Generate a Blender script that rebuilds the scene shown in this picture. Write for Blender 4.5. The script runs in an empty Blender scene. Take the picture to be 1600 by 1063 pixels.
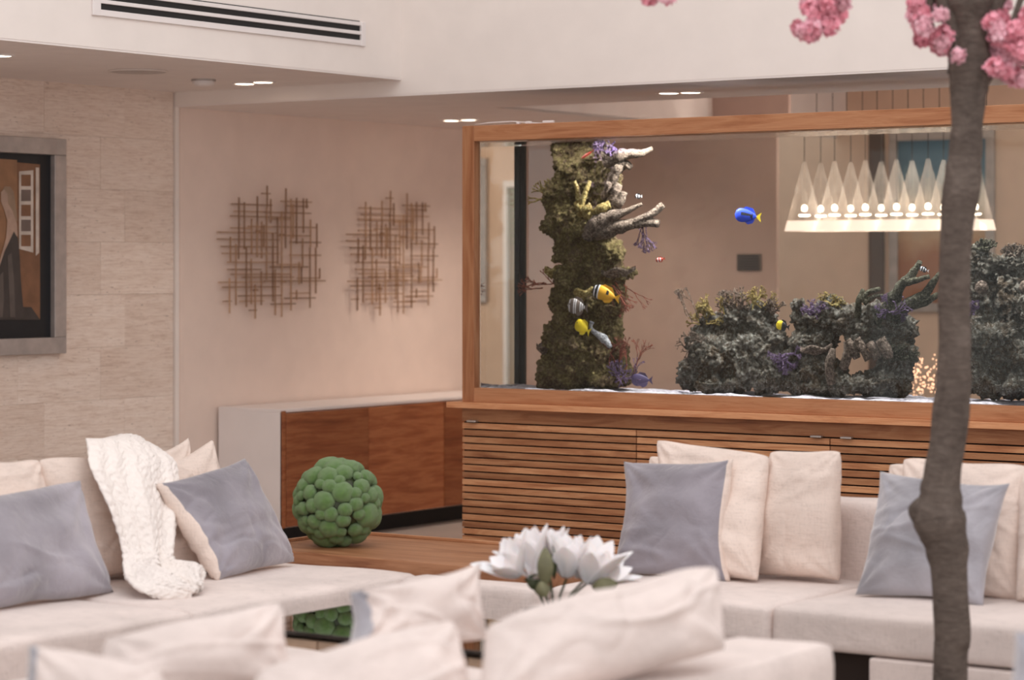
import bpy, bmesh, math, random
from mathutils import Vector, Matrix, noise, Quaternion
R = random.Random(7)
SC = bpy.context.scene
COL = SC.collection

# ------------------------------------------------------------------ camera, world, light, exposure
TH = math.radians(34.9); CT, ST = math.cos(TH), math.sin(TH)
OX, OY, FPX, HZ, EYE = -0.379, 9.59, 3942.0, 418.0, 1.6
def c2w(X, Y, z=0.0):
    return Vector(((X-OX)*CT-(Y-OY)*ST, (X-OX)*ST+(Y-OY)*CT, z))
CAMP = c2w(0, 0, EYE)
cam_d = bpy.data.cameras.new('camera'); cam = bpy.data.objects.new('camera', cam_d); COL.objects.link(cam)
cam.location = CAMP; cam.rotation_euler = (math.pi/2, 0, TH)
cam_d.sensor_width = 36; cam_d.lens = FPX/1600*36; cam_d.shift_y = -(531.5-HZ)/1600
cam_d.clip_start = .05; cam_d.clip_end = 200
cam_d.dof.use_dof = True; cam_d.dof.focus_distance = 11.2; cam_d.dof.aperture_fstop = 2.2
SC.camera = cam
SC.view_settings.view_transform = 'Standard'; SC.view_settings.look = 'None'
SC.view_settings.exposure = 0.0; SC.view_settings.gamma = 1.0; SC.view_settings.use_curve_mapping = False
try:
    SC.cycles.caustics_reflective = False; SC.cycles.caustics_refractive = True
    SC.cycles.max_bounces = 16; SC.cycles.transmission_bounces = 12; SC.cycles.transparent_max_bounces = 16
    SC.cycles.diffuse_bounces = 8; SC.cycles.sample_clamp_indirect = 6; SC.cycles.use_denoising = True
except Exception: pass
w = bpy.data.worlds.new('world'); SC.world = w; w.use_nodes = True
w.node_tree.nodes['Background'].inputs[0].default_value = (1.0, .95, .94, 1)
w.node_tree.nodes['Background'].inputs[1].default_value = .95
def light(name, kind, loc, energy, color=(1,1,1), size=1, size_y=None, target=None, spot=None, blend=.6, rad=.05):
    l = bpy.data.lights.new(name, kind); l.energy = energy; l.color = color
    if kind == 'AREA':
        l.size = size
        if size_y: l.shape = 'RECTANGLE'; l.size_y = size_y
    else: l.shadow_soft_size = rad
    if kind == 'SPOT': l.spot_size = math.radians(spot or 70); l.spot_blend = blend
    o = bpy.data.objects.new(name, l); COL.objects.link(o); o.location = loc
    if target is not None:
        o.rotation_euler = (Vector(target)-Vector(loc)).to_track_quat('-Z', 'Y').to_euler()
    return o
light('skylight', 'AREA', (2.2, -1.6, 5.6), 130, (1, .97, .97), 6, 6, (2.2, -1.6, 0))
light('glazing_daylight', 'AREA', (7.5, -6.5, 3.0), 90, (.98, .97, 1), 5, 3.2, (-2.5, 2.5, 1.6))
TLIGHT = 1.0

# ------------------------------------------------------------------ pixel geometry helpers
def ray(x, y):
    return c2w((x-800)/FPX, 1.0, 0) - c2w(0, 0, 0) + Vector((0, 0, -(y-HZ)/FPX))
def pz(x, y, z): d = ray(x, y); return CAMP + d*((z-EYE)/d.z)
def pa(x, y, a): d = ray(x, y); return CAMP + d*((a-CAMP.x)/d.x)
def pb(x, y, b): d = ray(x, y); return CAMP + d*((b-CAMP.y)/d.y)
def pY(x, y, Y): return CAMP + ray(x, y)*Y
def pzv(x, y, z): return pz(x, y, z)
WF, WB = 2.925, 3.465         # water block front and back
def pt(x, y, d):               # a point inside the water, d behind the front pane, seen at pixel x, y
    p = pb(x, y, WF); r = ray(x, y).normalized(); q = Vector((r.x/1.33, 0, r.z/1.33)); q.y = math.sqrt(1-q.x*q.x-q.z*q.z)
    return p + q*(d/q.y)

# ------------------------------------------------------------------ materials
def lin(c):
    return tuple(((v/255)/12.92 if v/255 <= .04045 else ((v/255+.055)/1.055)**2.4) for v in c)
def rgba(c): return (*lin(c), 1)
class NT:
    def __init__(s, name):
        s.m = bpy.data.materials.new(name); s.m.use_nodes = True; s.t = s.m.node_tree; s.b = s.t.nodes['Principled BSDF']
    def n(s, kind, **kw):
        nd = s.t.nodes.new(kind)
        for k, v in kw.items():
            if k in nd.inputs: nd.inputs[k].default_value = v
            else: setattr(nd, k, v)
        return nd
    def l(s, a, b): s.t.links.new(a, b)
    def coord(s, scale=(1,1,1), rnd=True, rot=(0,0,0)):
        tc = s.n('ShaderNodeTexCoord'); mp = s.n('ShaderNodeMapping'); s.l(tc.outputs['Object'], mp.inputs[0])
        mp.inputs['Scale'].default_value = scale; mp.inputs['Rotation'].default_value = rot
        if rnd:
            oi = s.n('ShaderNodeObjectInfo'); mu = s.n('ShaderNodeMath', operation='MULTIPLY'); mu.inputs[1].default_value = 37
            s.l(oi.outputs['Random'], mu.inputs[0]); s.l(mu.outputs[0], mp.inputs['Location'])
        return mp.outputs[0]
    def noise(s, vec, scale=5, detail=4, rough=.5, dist=0):
        nd = s.n('ShaderNodeTexNoise'); nd.inputs['Scale'].default_value = scale; nd.inputs['Detail'].default_value = detail
        nd.inputs['Roughness'].default_value = rough; nd.inputs['Distortion'].default_value = dist
        if vec: s.l(vec, nd.inputs['Vector'])
        return nd.outputs[0]
    def ramp(s, fac, stops):
        nd = s.n('ShaderNodeValToRGB'); e = nd.color_ramp.elements
        while len(e) < len(stops): e.new(.5)
        for k, (p, c) in enumerate(stops): e[k].position = p; e[k].color = rgba(c)
        s.l(fac, nd.inputs[0]); return nd.outputs[0]
    def mix(s, fac, a, b, mode='MIX'):
        nd = s.n('ShaderNodeMix', data_type='RGBA', blend_type=mode)
        for val, i in ((fac, 0), (a, 6), (b, 7)):
            if isinstance(val, (int, float)): nd.inputs[i].default_value = val
            elif isinstance(val, tuple): nd.inputs[i].default_value = rgba(val)
            else: s.l(val, nd.inputs[i])
        return nd.outputs[2]
    def bump(s, h, strength=.3, dist=.01, prev=None):
        nd = s.n('ShaderNodeBump'); nd.inputs['Strength'].default_value = strength; nd.inputs['Distance'].default_value = dist
        s.l(h, nd.inputs['Height'])
        if prev: s.l(prev, nd.inputs['Normal'])
        return nd.outputs[0]
    def fin(s, col=None, rough=.6, nrm=None, metal=0, spec=.5, sheen=0, coat=0):
        if isinstance(col, tuple): s.b.inputs['Base Color'].default_value = rgba(col)
        elif col is not None: s.l(col, s.b.inputs['Base Color'])
        s.b.inputs['Roughness'].default_value = rough; s.b.inputs['Metallic'].default_value = metal
        s.b.inputs['Specular IOR Level'].default_value = spec; s.b.inputs['Sheen Weight'].default_value = sheen
        s.b.inputs['Coat Weight'].default_value = coat
        if nrm: s.l(nrm, s.b.inputs['Normal'])
        return s.m
def plain(name, c, rough=.6, metal=0, spec=.5, var=.06, sc=6, bmp=0.04):
    m = NT(name); v = m.coord(); f = m.noise(v, sc, 4)
    dk = tuple(x*(1-var) for x in c); lt = tuple(min(255, x*(1+var)) for x in c)
    return m.fin(m.ramp(f, [(.3, dk), (.7, lt)]), rough, m.bump(m.noise(v, sc*20, 2), bmp, .002), metal, spec)
def wood(name, dark, mid, light_, axis=0, gs=1.0, rough=.42, dist=.9):
    m = NT(name); sc = [9*gs]*3; sc[axis] = .9*gs; v = m.coord(tuple(sc))
    f1 = m.noise(v, 2.2, 6, .62, dist); sc2 = [60*gs]*3; sc2[axis] = 2.0*gs; f2 = m.noise(m.coord(tuple(sc2)), 2.5, 3, .6)
    c = m.ramp(f1, [(.30, dark), (.47, mid), (.56, light_), (.70, mid)])
    c = m.mix(.35, c, m.ramp(f2, [(.3, dark), (.65, light_)]))
    oi = m.n('ShaderNodeObjectInfo'); r = m.ramp(oi.outputs['Random'], [(0, (188, 178, 170)), (1, (255, 255, 255))])
    c = m.mix(1.0, c, r, 'MULTIPLY')
    return m.fin(c, rough, m.bump(f2, .12, .002), spec=.4)
def fabric(name, c, weave=420, strength=.35, sheen=.15, var=.05, rough=.9, wr=0):
    m = NT(name); v = m.coord(rnd=False)
    w1 = m.noise(m.coord((weave*.10, weave*.10, weave)), 1, 2); w2 = m.noise(m.coord((weave, weave, weave*.12)), 1, 2)
    ad = m.n('ShaderNodeMath', operation='ADD'); m.l(w1, ad.inputs[0]); m.l(w2, ad.inputs[1])
    f = m.noise(v, 3.5, 4)
    col = m.ramp(f, [(.3, tuple(x*(1-var) for x in c)), (.7, tuple(min(255, x*(1+var)) for x in c))])
    wc = m.ramp(ad.outputs[0], [(.62, (222, 222, 222)), (1.0, (255, 255, 255))]); col = m.mix(.55 if sheen < .3 else .25, col, wc, 'MULTIPLY')
    n1 = m.bump(ad.outputs[0], strength, .0022)
    n2 = m.bump(m.noise(v, 9, 4, .55, .6), .35+wr, .02, n1)
    return m.fin(col, rough, n2, spec=.2, sheen=sheen)
M = {}
M['wall'] = plain('white_paint', (236, 228, 222), .85, spec=.2, var=.01)
M['ceil'] = plain('ceiling_paint', (232, 224, 220), .9, spec=.2, var=.012)
M['artwall'] = plain('warm_wall_paint', (234, 216, 205), .85, spec=.2, var=.012)
M['mauve'] = plain('mauve_wall_paint', (186, 162, 152), .85, spec=.2, var=.02)
M['beige'] = plain('beige_wall_paint', (214, 188, 168), .85, spec=.2, var=.02)
def travertine():
    m = NT('travertine'); v = m.coord((3, 1.1, 9)); f = m.noise(v, 2.2, 8, .62, .7); f2 = m.noise(m.coord((10, 7, 45)), 2.0, 5, .7)
    c = m.ramp(f, [(.28, (208, 184, 168)), (.46, (232, 214, 200)), (.6, (242, 228, 217)), (.75, (226, 210, 198))])
    f3 = m.noise(m.coord((4, 3, 130)), 2.0, 4, .75); c = m.mix(.34, c, m.ramp(f2, [(.34, (184, 150, 130)), (.52, (244, 230, 218))])); c = m.mix(.30, c, m.ramp(f3, [(.38, (178, 146, 126)), (.5, (246, 234, 224))]))
    oi = m.n('ShaderNodeObjectInfo'); c = m.mix(1.0, c, m.ramp(oi.outputs['Random'], [(0, (243, 240, 238)), (1, (255, 255, 255))]), 'MULTIPLY')
    pit = m.noise(m.coord((28, 12, 60)), 2.0, 3, .7)
    pr = m.ramp(pit, [(.29, (120, 98, 82)), (.35, (255, 255, 255))]); c = m.mix(.7, c, pr, 'MULTIPLY')
    return m.fin(c, .55, m.bump(pit, .25, .003), spec=.3)
M['trav'] = travertine()
M['floor'] = plain('stone_floor', (182, 170, 162), .45, var=.05, sc=2)
M['slat'] = wood('teak_slat', (144, 86, 54), (194, 134, 92), (220, 166, 122))
M['frame'] = wood('cherry_frame', (172, 106, 66), (212, 148, 104), (228, 170, 126))
M['framev'] = wood('cherry_stile', (172, 106, 66), (212, 148, 104), (228, 170, 126), 2)
M['bench'] = wood('walnut_bench', (142, 88, 58), (184, 130, 92), (204, 152, 114))
M['side'] = wood('sideboard_veneer', (128, 66, 36), (170, 98, 60), (198, 130, 86), 1, 1.1, .35, .35)
M['gold'] = wood('bamboo_rod', (162, 126, 98), (186, 150, 118), (198, 164, 132), 0)
M['white'] = plain('white_lacquer', (232, 226, 224), .4, var=.01)
M['black'] = plain('black_recess', (14, 14, 15), .6, var=.1)
M['dark'] = plain('dark_gap', (38, 24, 16), .8)
M['silver'] = plain('silver_leaf', (176, 168, 164), .4, .35, var=.06, sc=14)
M['chrome'] = plain('brushed_metal', (200, 198, 196), .3, .9)
M['cream'] = fabric('cream_linen', (221, 208, 202), 230)
M['cream2'] = fabric('cream_slub', (230, 213, 202), 200, .5, wr=.25)
M['grey'] = fabric('grey_velvet', (146, 141, 149), 420, .12, .55, .14, .75, .25)
M['grey2'] = fabric('pale_grey_velvet', (158, 156, 163), 420, .12, .8, .16, .7, .25)
def knit():
    m = NT('cable_knit'); v = m.coord((1,1,1), rnd=False); tc = m.n('ShaderNodeTexCoord')
    sp = m.n('ShaderNodeMapping'); m.l(tc.outputs['UV'], sp.inputs[0]); sp.inputs['Scale'].default_value = (1, 1, 1)
    wv = m.n('ShaderNodeTexWave', wave_type='BANDS', bands_direction='X'); m.l(sp.outputs[0], wv.inputs[0]); wv.inputs['Scale'].default_value = 3.2; wv.inputs['Distortion'].default_value = 1.2
    vo = m.n('ShaderNodeTexVoronoi'); mp = m.n('ShaderNodeMapping'); m.l(tc.outputs['UV'], mp.inputs[0]); mp.inputs['Scale'].default_value = (30, 64, 1)
    m.l(mp.outputs[0], vo.inputs['Vector']); vo.inputs['Scale'].default_value = 1
    n1 = m.bump(wv.outputs[1], .2, .002); n2 = m.bump(vo.outputs['Distance'], .9, .006, n1)
    return m.fin((242, 234, 228), .95, n2, spec=.1, sheen=.3)
M['knit'] = knit()
def glossy(name, c, rough=.03): 
    m = NT(name); return m.fin(c, rough, spec=.8, coat=.6)
M['blackglass'] = glossy('black_glass', (6, 8, 8), .015)
def dielectric(name, ior, bumpy=False):
    m = NT(name); g = m.n('ShaderNodeBsdfGlass'); g.inputs['IOR'].default_value = ior; g.inputs['Roughness'].default_value = 0
    m.t.nodes.remove(m.b); out = [n for n in m.t.nodes if n.type == 'OUTPUT_MATERIAL'][0]
    if bumpy:
        tc = m.n('ShaderNodeTexCoord'); f = m.noise(tc.outputs['Object'], 22, 3, .6); m.l(m.bump(f, .5, .02), g.inputs['Normal'])
    m.l(g.outputs[0], out.inputs[0]); return m.m
M['water'] = dielectric('tank_water', 1.33); M['watertop'] = dielectric('rippled_water', 1.33, True)
def thin(name, f=.06, tint=(255, 255, 255)):
    m = NT(name); t = m.n('ShaderNodeBsdfTransparent'); t.inputs[0].default_value = rgba(tint)
    g = m.n('ShaderNodeBsdfGlossy'); g.inputs['Roughness'].default_value = .02
    lw = m.n('ShaderNodeFresnel'); lw.inputs['IOR'].default_value = 1.0+f*5
    x = m.n('ShaderNodeMixShader'); m.l(lw.outputs[0], x.inputs[0]); m.l(t.outputs[0], x.inputs[1]); m.l(g.outputs[0], x.inputs[2])
    out = [n for n in m.t.nodes if n.type == 'OUTPUT_MATERIAL'][0]; m.l(x.outputs[0], out.inputs[0]); return m.m
M['pane'] = thin('clear_pane', .02, (253, 255, 254)); _t = NT('clear_cone_glass'); _o = [n for n in _t.t.nodes if n.type == 'OUTPUT_MATERIAL'][0]; _a = _t.n('ShaderNodeBsdfTransparent'); _d = _t.n('ShaderNodeBsdfTranslucent'); _d.inputs[0].default_value = (1, .93, .88, 1)
_g = _t.n('ShaderNodeBsdfGlossy'); _g.inputs['Roughness'].default_value = .06; _lw = _t.n('ShaderNodeLayerWeight'); _lw.inputs[0].default_value = .25; _p = _t.n('ShaderNodeMath', operation='MULTIPLY_ADD'); _t.l(_lw.outputs['Facing'], _p.inputs[0]); _p.inputs[1].default_value = .21; _p.inputs[2].default_value = .02
_x = _t.n('ShaderNodeMixShader'); _x.inputs[0].default_value = .35; _t.l(_d.outputs[0], _x.inputs[1]); _t.l(_g.outputs[0], _x.inputs[2]); _y = _t.n('ShaderNodeMixShader'); _t.l(_p.outputs[0], _y.inputs[0]); _t.l(_a.outputs[0], _y.inputs[1]); _t.l(_x.outputs[0], _y.inputs[2]); _t.l(_y.outputs[0], _o.inputs[0]); M['cone'] = _t.m
def emit(name, c, s):
    m = NT(name); m.b.inputs['Emission Color'].default_value = rgba(c); m.b.inputs['Emission Strength'].default_value = s
    return m.fin(c, .5)
M['lamp'] = emit('lamp_glow', (255, 232, 208), 9); M['bulb'] = emit('bulb_glow', (255, 226, 200), 22)
M['frost'] = NT('frosted_band').m
_m = M['frost']; _b = _m.node_tree.nodes['Principled BSDF']; _b.inputs['Base Color'].default_value = rgba((250, 236, 228)); _b.inputs['Emission Color'].default_value = rgba((255, 222, 202)); _b.inputs['Emission Strength'].default_value = 1.0; _b.inputs['Roughness'].default_value = .4
def rock(name, stops, sc=5):
    m = NT(name); v = m.coord((1,1,1), rnd=False); f = m.noise(v, sc, 8, .7, .8); f2 = m.noise(v, sc*9, 6, .75, .3)
    c = m.mix(.48, m.ramp(f, stops), m.ramp(f2, [(.38, (44, 38, 32)), (.5, stops[1][1]), (.64, tuple(min(255, x*1.15+48) for x in stops[2][1]))]))
    vo = m.n('ShaderNodeTexVoronoi'); m.l(v, vo.inputs['Vector']); vo.inputs['Scale'].default_value = sc*9
    n = m.bump(f2, 1.0, .02); n = m.bump(vo.outputs['Distance'], .7, .012, n)
    return m.fin(c, .95, n, spec=.1)
M['rockg'] = rock('mossy_live_rock', [(.28, (70, 52, 44)), (.42, (112, 92, 72)), (.53, (122, 112, 66)), (.62, (140, 118, 96)), (.74, (104, 84, 80))], 7)
M['rockb'] = rock('grey_live_rock', [(.30, (50, 44, 38)), (.41, (98, 82, 66)), (.5, (130, 130, 124)), (.6, (88, 74, 62)), (.7, (122, 128, 126)), (.8, (108, 84, 104))], 5.5)
M['coral_tan'] = rock('tan_coral', [(.3, (120, 96, 58)), (.45, (176, 150, 92)), (.6, (206, 182, 124)), (.8, (150, 120, 86))], 9)
M['coral_grey'] = rock('grey_coral', [(.3, (70, 60, 58)), (.45, (124, 108, 98)), (.6, (156, 138, 124)), (.8, (104, 88, 104))], 9)
M['coral_dark'] = rock('dark_branch_coral', [(.3, (42, 40, 38)), (.45, (80, 78, 66)), (.6, (112, 108, 90)), (.8, (90, 76, 88))], 9)
M['coral_pur'] = rock('purple_coral', [(.3, (74, 54, 88)), (.45, (128, 104, 140)), (.6, (160, 138, 170)), (.8, (110, 80, 110))], 9)
M['coral_white'] = rock('pale_coral', [(.3, (150, 150, 160)), (.45, (196, 196, 205)), (.6, (230, 230, 238)), (.8, (180, 170, 190))], 9)
M['coral_red'] = plain('rusty_gorgonian', (126, 70, 58), .9, var=.3, sc=30)
M['sand'] = plain('aragonite_sand', (206, 200, 210), .95, var=.16, sc=60, bmp=.5)
def moss():
    m = NT('preserved_moss'); v = m.coord(); f = m.noise(v, 3, 5, .6); f2 = m.noise(v, 60, 4, .7)
    c = m.mix(.5, m.ramp(f, [(.3, (78, 122, 48)), (.7, (122, 168, 78))]), m.ramp(f2, [(.3, (48, 90, 30)), (.7, (132, 172, 84))]))
    return m.fin(c, 1, m.bump(f2, .8, .008), spec=.05, sheen=.5)
M['moss'] = moss()
M['petal'] = plain('white_petal', (246, 242, 242), .55, var=.03); M['petal'].node_tree.nodes['Principled BSDF'].inputs['Subsurface Weight'].default_value = .15
M['leafback'] = plain('magnolia_leaf', (120, 118, 88), .6, var=.15, sc=14); M['leafdk'] = plain('dark_leaf', (58, 66, 40), .5, var=.2, sc=14)
M['stamen'] = plain('yellow_stamen', (196, 180, 40), .7)
M['pink'] = plain('pink_blossom', (246, 188, 198), .7, var=.14, sc=9); M['pink2'] = plain('deep_pink_blossom', (240, 162, 176), .7, var=.14, sc=9)
def bark():
    m = NT('grey_brown_bark'); v = m.coord((1,1,1), rnd=False); f = m.noise(v, 7, 7, .65, .6); f2 = m.noise(m.coord((16, 16, 42), rnd=False), 1.4, 5, .7, .9)
    c = m.mix(.45, m.ramp(f, [(.3, (70, 61, 56)), (.55, (104, 93, 86)), (.75, (132, 120, 112))]), m.ramp(f2, [(.3, (66, 57, 52)), (.7, (124, 112, 103))]))
    return m.fin(c, .85, m.bump(f2, .8, .012, m.bump(f, .7, .02)), spec=.2)
M['bark'] = bark()
for k, c in dict(yellow=(236, 208, 40), fblack=(18, 18, 26), fwhite=(228, 226, 232), blue=(36, 72, 214), orange=(226, 168, 44), purple=(84, 72, 110), red=(178, 62, 46), stripe=(176, 164, 160), taupe=(112, 98, 92), skin=(176, 150, 134), hair=(150, 128, 108), gown=(66, 60, 58), gown2=(92, 84, 80), room=(128, 92, 68), room2=(150, 112, 82), mat=(20, 24, 30), winw=(206, 196, 186), sky=(110, 146, 158), sea=(96, 120, 124), rust=(140, 78, 50), sandc=(176, 140, 108), tan=(196, 170, 146)).items():
    M[k] = plain(k+'_tone', c, .5, var=.08, sc=12)
M['umber'] = plain('umber_frame', (84, 66, 56), .5)

# ------------------------------------------------------------------ mesh helpers
def finish(o, m):
    if m is not None:
        for mm in (m if isinstance(m, (list, tuple)) else [m]): o.data.materials.append(mm)
WL = {}
def add(name, bm, m, parent=None, c=None, smooth=False, keep=False):
    if c is None:
        xs = [v.co for v in bm.verts]
        c = Vector(((min(p.x for p in xs)+max(p.x for p in xs))/2, (min(p.y for p in xs)+max(p.y for p in xs))/2, min(p.z for p in xs)))
    c = Vector(c)
    bmesh.ops.translate(bm, verts=bm.verts, vec=-c)
    if smooth:
        for f in bm.faces: f.smooth = True
    me = bpy.data.meshes.new(name); bm.to_mesh(me); bm.free()
    o = bpy.data.objects.new(name, me); COL.objects.link(o); finish(o, m)
    WL[o.name] = c
    if parent is not None: o.parent = parent; o.location = c - WL[parent.name]
    else: o.location = c
    return o
def tag(o, label=None, cat=None, group=None, kind=None):
    if label: o['label'] = label
    if cat: o['category'] = cat
    if group: o['group'] = group
    if kind: o['kind'] = kind
    return o
def thing(name, loc, label, cat, group=None):
    o = bpy.data.objects.new(name, None); COL.objects.link(o); o.location = Vector(loc); o.empty_display_size = .1
    WL[o.name] = Vector(loc); return tag(o, label, cat, group)
def copy_at(o, parent, wloc, rot=None, scale=None):
    c = o.copy(); COL.objects.link(c); c.parent = parent; WL[c.name] = Vector(wloc)
    c.location = Vector(wloc)-(WL[parent.name] if parent else Vector())
    if rot is not None: c.rotation_euler = rot
    if scale is not None: c.scale = scale
    return c
def copy_tree(o, loc, label=None):
    r = o.copy(); COL.objects.link(r); r.location = Vector(loc); WL[r.name] = Vector(loc)
    if label: r['label'] = label
    for ch in list(o.children):
        c = ch.copy(); COL.objects.link(c); c.parent = r
        for g in list(ch.children):
            d = g.copy(); COL.objects.link(d); d.parent = c
    return r
def box(bm, lo, hi, bev=0, seg=1):
    lo, hi = Vector(lo), Vector(hi)
    g = bmesh.ops.create_cube(bm, size=1, matrix=Matrix.Translation((lo+hi)/2) @ Matrix.Diagonal((*(hi-lo), 1)))
    if bev:
        es = {e for v in g['verts'] for e in v.link_edges}
        bmesh.ops.bevel(bm, geom=list(es), offset=bev, segments=seg, affect='EDGES', profile=.5)
def bx(name, lo, hi, m, parent=None, bev=0, seg=1, c=None):
    bm = bmesh.new(); box(bm, lo, hi, bev, seg); return add(name, bm, m, parent, c, smooth=False)
def softbox(lo, hi, r, n=(14, 14, 6), crown=0, wob=0, seed=0):
    lo, hi = Vector(lo), Vector(hi); c = (lo+hi)/2; h = (hi-lo)/2; bm = bmesh.new()
    r = min(r, h.x, h.y, h.z)
    def face(ax, sg):
        u, v = [k for k in range(3) if k != ax]; nu, nv = n[u], n[v]
        grid = []
        for i in range(nu+1):
            row = []
            for j in range(nv+1):
                p = Vector((0, 0, 0)); p[ax] = sg*h[ax]; p[u] = -h[u]+2*h[u]*i/nu; p[v] = -h[v]+2*h[v]*j/nv
                q = Vector([max(-h[k]+r, min(h[k]-r, p[k])) for k in range(3)]); d = p-q
                if d.length > 1e-9: p = q + d.normalized()*r
                x, y = p.x/h.x, p.y/h.y
                if p.z > 0: p.z += crown*(1-x*x*x*x)*(1-y*y*y*y)
                if wob: p += Vector(noise.noise_vector((p+c)*3.1+Vector((seed, 0, 0))))*wob
                row.append(bm.verts.new(p+c))
            grid.append(row)
        for i in range(nu):
            for j in range(nv):
                bm.faces.new((grid[i][j], grid[i+1][j], grid[i+1][j+1], grid[i][j+1]))
    for ax in range(3):
        for sg in (-1, 1): face(ax, sg)
    bmesh.ops.remove_doubles(bm, verts=bm.verts, dist=1e-4); bmesh.ops.recalc_face_normals(bm, faces=bm.faces)
    return bm
def cushion(BL, BR, TR, TL, th, seed=0, n=56, p=.42, pinch=.05, wr=.018, two=False, cr=1.0, cor=None, edge=None, ew=2):
    if cor is None: cor = .0 if pinch > .055 else .055
    BL, BR, TR, TL = map(Vector, (BL, BR, TR, TL)); bm = bmesh.new()
    nrm = (BR-BL).cross(TL-BL).normalized()
    if nrm.dot(CAMP-BL) < 0: nrm = -nrm
    W = ((BR-BL).length+(TR-TL).length)/2; H = ((TL-BL).length+(TR-BR).length)/2
    def pos(i, j, sg):
        s, t = i/n, j/n
        s2 = .5+(s-.5)*(1-pinch*(1-(2*t-1)**2)); t2 = .5+(t-.5)*(1-pinch*(1-(2*s-1)**2))
        ck = 1-(cor if t > .5 else cor*.25)*(abs(2*s-1)*abs(2*t-1))**5; s2 = .5+(s2-.5)*ck; t2 = .5+(t2-.5)*ck
        P = BL.lerp(BR, s2).lerp(TL.lerp(TR, s2), t2)
        f = (max(0, 4*s*(1-s))*1.0)**p*(max(0, 4*t*(1-t)))**p
        P = P + nrm*sg*th/2*f*(1+.12*(.5-t))
        cx, cy = (s-.5)*W, (t-.5)*H
        # creases that run out of the corners and sag lines near the foot
        wrk = 0
        for q, (gx, gy) in enumerate(((-.5, -.5), (.5, -.5), (.5, .5), (-.5, .5))):
            dx, dy = cx-gx*W, cy-gy*H; dd = math.hypot(dx, dy)+1e-6; an = math.atan2(dy, dx)
            wrk += math.sin(an*11+seed*1.7+q*2+dd*5)*math.exp(-dd/(.22*W))*.8
        wrk += noise.noise(Vector((cx*3, cy*11, seed*3.1)))*1.0*(1-t*.4) + noise.noise(Vector((cx*7, cy*6, seed)))*.45
        nm = noise.noise(Vector((cx*2.3+seed*9.1, cy*8.5, seed*1.3))); msk = max(0, noise.noise(Vector((cx*2.1, cy*2.6, seed*5.7)))+.25)
        wrk += 1.5*max(0, 1-abs(nm)*7)*msk*(1.25-t) - .9*max(0, 1-abs(noise.noise(Vector((cx*6-cy*3, cy*6+cx*3, seed*2.2))))*8)*msk*.8
        env = min(1, f*1.3)
        P = P + nrm*sg*wrk*wr*env*cr
        edge = (1-f)
        P = P + Vector(noise.noise_vector(Vector((cx*4+seed, cy*4, 5))))*.012*edge + Vector((0, 0, 1))*noise.noise(Vector((cx*5, seed, cy*5)))*.006
        return P
    F = [[bm.verts.new(pos(i, j, 1)) for j in range(n+1)] for i in range(n+1)]
    B = [[F[i][j] if i in (0, n) or j in (0, n) else bm.verts.new(pos(i, j, -1)) for j in range(n+1)] for i in range(n+1)]
    for i in range(n):
        for j in range(n):
            f = bm.faces.new((F[i][j], F[i+1][j], F[i+1][j+1], F[i][j+1]))
            if (edge == 'R' and i >= n-ew) or (edge == 'L' and i < ew): f.material_index = 1
            f = bm.faces.new((B[i][j+1], B[i+1][j+1], B[i+1][j], B[i][j]))
            if two: f.material_index = 1
    bmesh.ops.recalc_face_normals(bm, faces=bm.faces)
    return bm
def tube(bm, pts, rad, seg=8, cap=True, rough=0, seed=0):
    pts = [Vector(p) for p in pts]; rings = []
    if not isinstance(rad, (list, tuple)): rad = [rad]*len(pts)
    prev = None
    for k, p in enumerate(pts):
        d = (pts[min(k+1, len(pts)-1)]-pts[max(k-1, 0)]).normalized()
        if prev is None:
            prev = d.cross(Vector((0, .3, 1)) if abs(d.z) < .9 else Vector((1, 0, 0))).normalized()
        x = (prev - d*prev.dot(d)).normalized(); prev = x; y = d.cross(x)
        ring = []
        for q in range(seg):
            a = 2*math.pi*q/seg; o = (x*math.cos(a)+y*math.sin(a))
            rr = rad[k]*(1+rough*noise.noise((p+o*rad[k]*1.5)*(.35/max(rad[k], .004))+Vector((seed, 0, 0))))
            ring.append(bm.verts.new(p+o*rr))
        rings.append(ring)
    for k in range(len(rings)-1):
        for q in range(seg):
            bm.faces.new((rings[k][q], rings[k][(q+1) % seg], rings[k+1][(q+1) % seg], rings[k+1][q]))
    if cap:
        bm.faces.new(rings[0][::-1]); bm.faces.new(rings[-1])
def lathe(bm, prof, c, seg=24):
    c = Vector(c); rings = []
    for r, z in prof:
        if r < 1e-5: rings.append([bm.verts.new(c+Vector((0, 0, z)))])
        else: rings.append([bm.verts.new(c+Vector((r*math.cos(2*math.pi*q/seg), r*math.sin(2*math.pi*q/seg), z))) for q in range(seg)])
    for a, b in zip(rings, rings[1:]):
        for q in range(seg):
            q2 = (q+1) % seg
            if len(a) == 1: bm.faces.new((a[0], b[q2], b[q]))
            elif len(b) == 1: bm.faces.new((a[q], a[q2], b[0]))
            else: bm.faces.new((a[q], a[q2], b[q2], b[q]))
def resample(pts, n):
    # smooth polyline (Catmull-Rom)
    out = []; P = [pts[0]]+list(pts)+[pts[-1]]
    for k in range(1, len(P)-2):
        for i in range(n):
            t = i/n; out.append([.5*((2*b)+(-a+c)*t+(2*a-5*b+4*c-d)*t*t+(-a+3*b-3*c+d)*t**3) for a, b, c, d in zip(P[k-1], P[k], P[k+1], P[k+2])])
    out.append(list(pts[-1])); return out
def poly(bm, pts, thick_vec):
    pts = [Vector(p) for p in pts]; A = [bm.verts.new(p) for p in pts]; B = [bm.verts.new(p+Vector(thick_vec)) for p in pts]
    bm.faces.new(A); bm.faces.new(B[::-1])
    for k in range(len(A)): bm.faces.new((A[k], B[k], B[(k+1) % len(A)], A[(k+1) % len(A)]))

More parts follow.
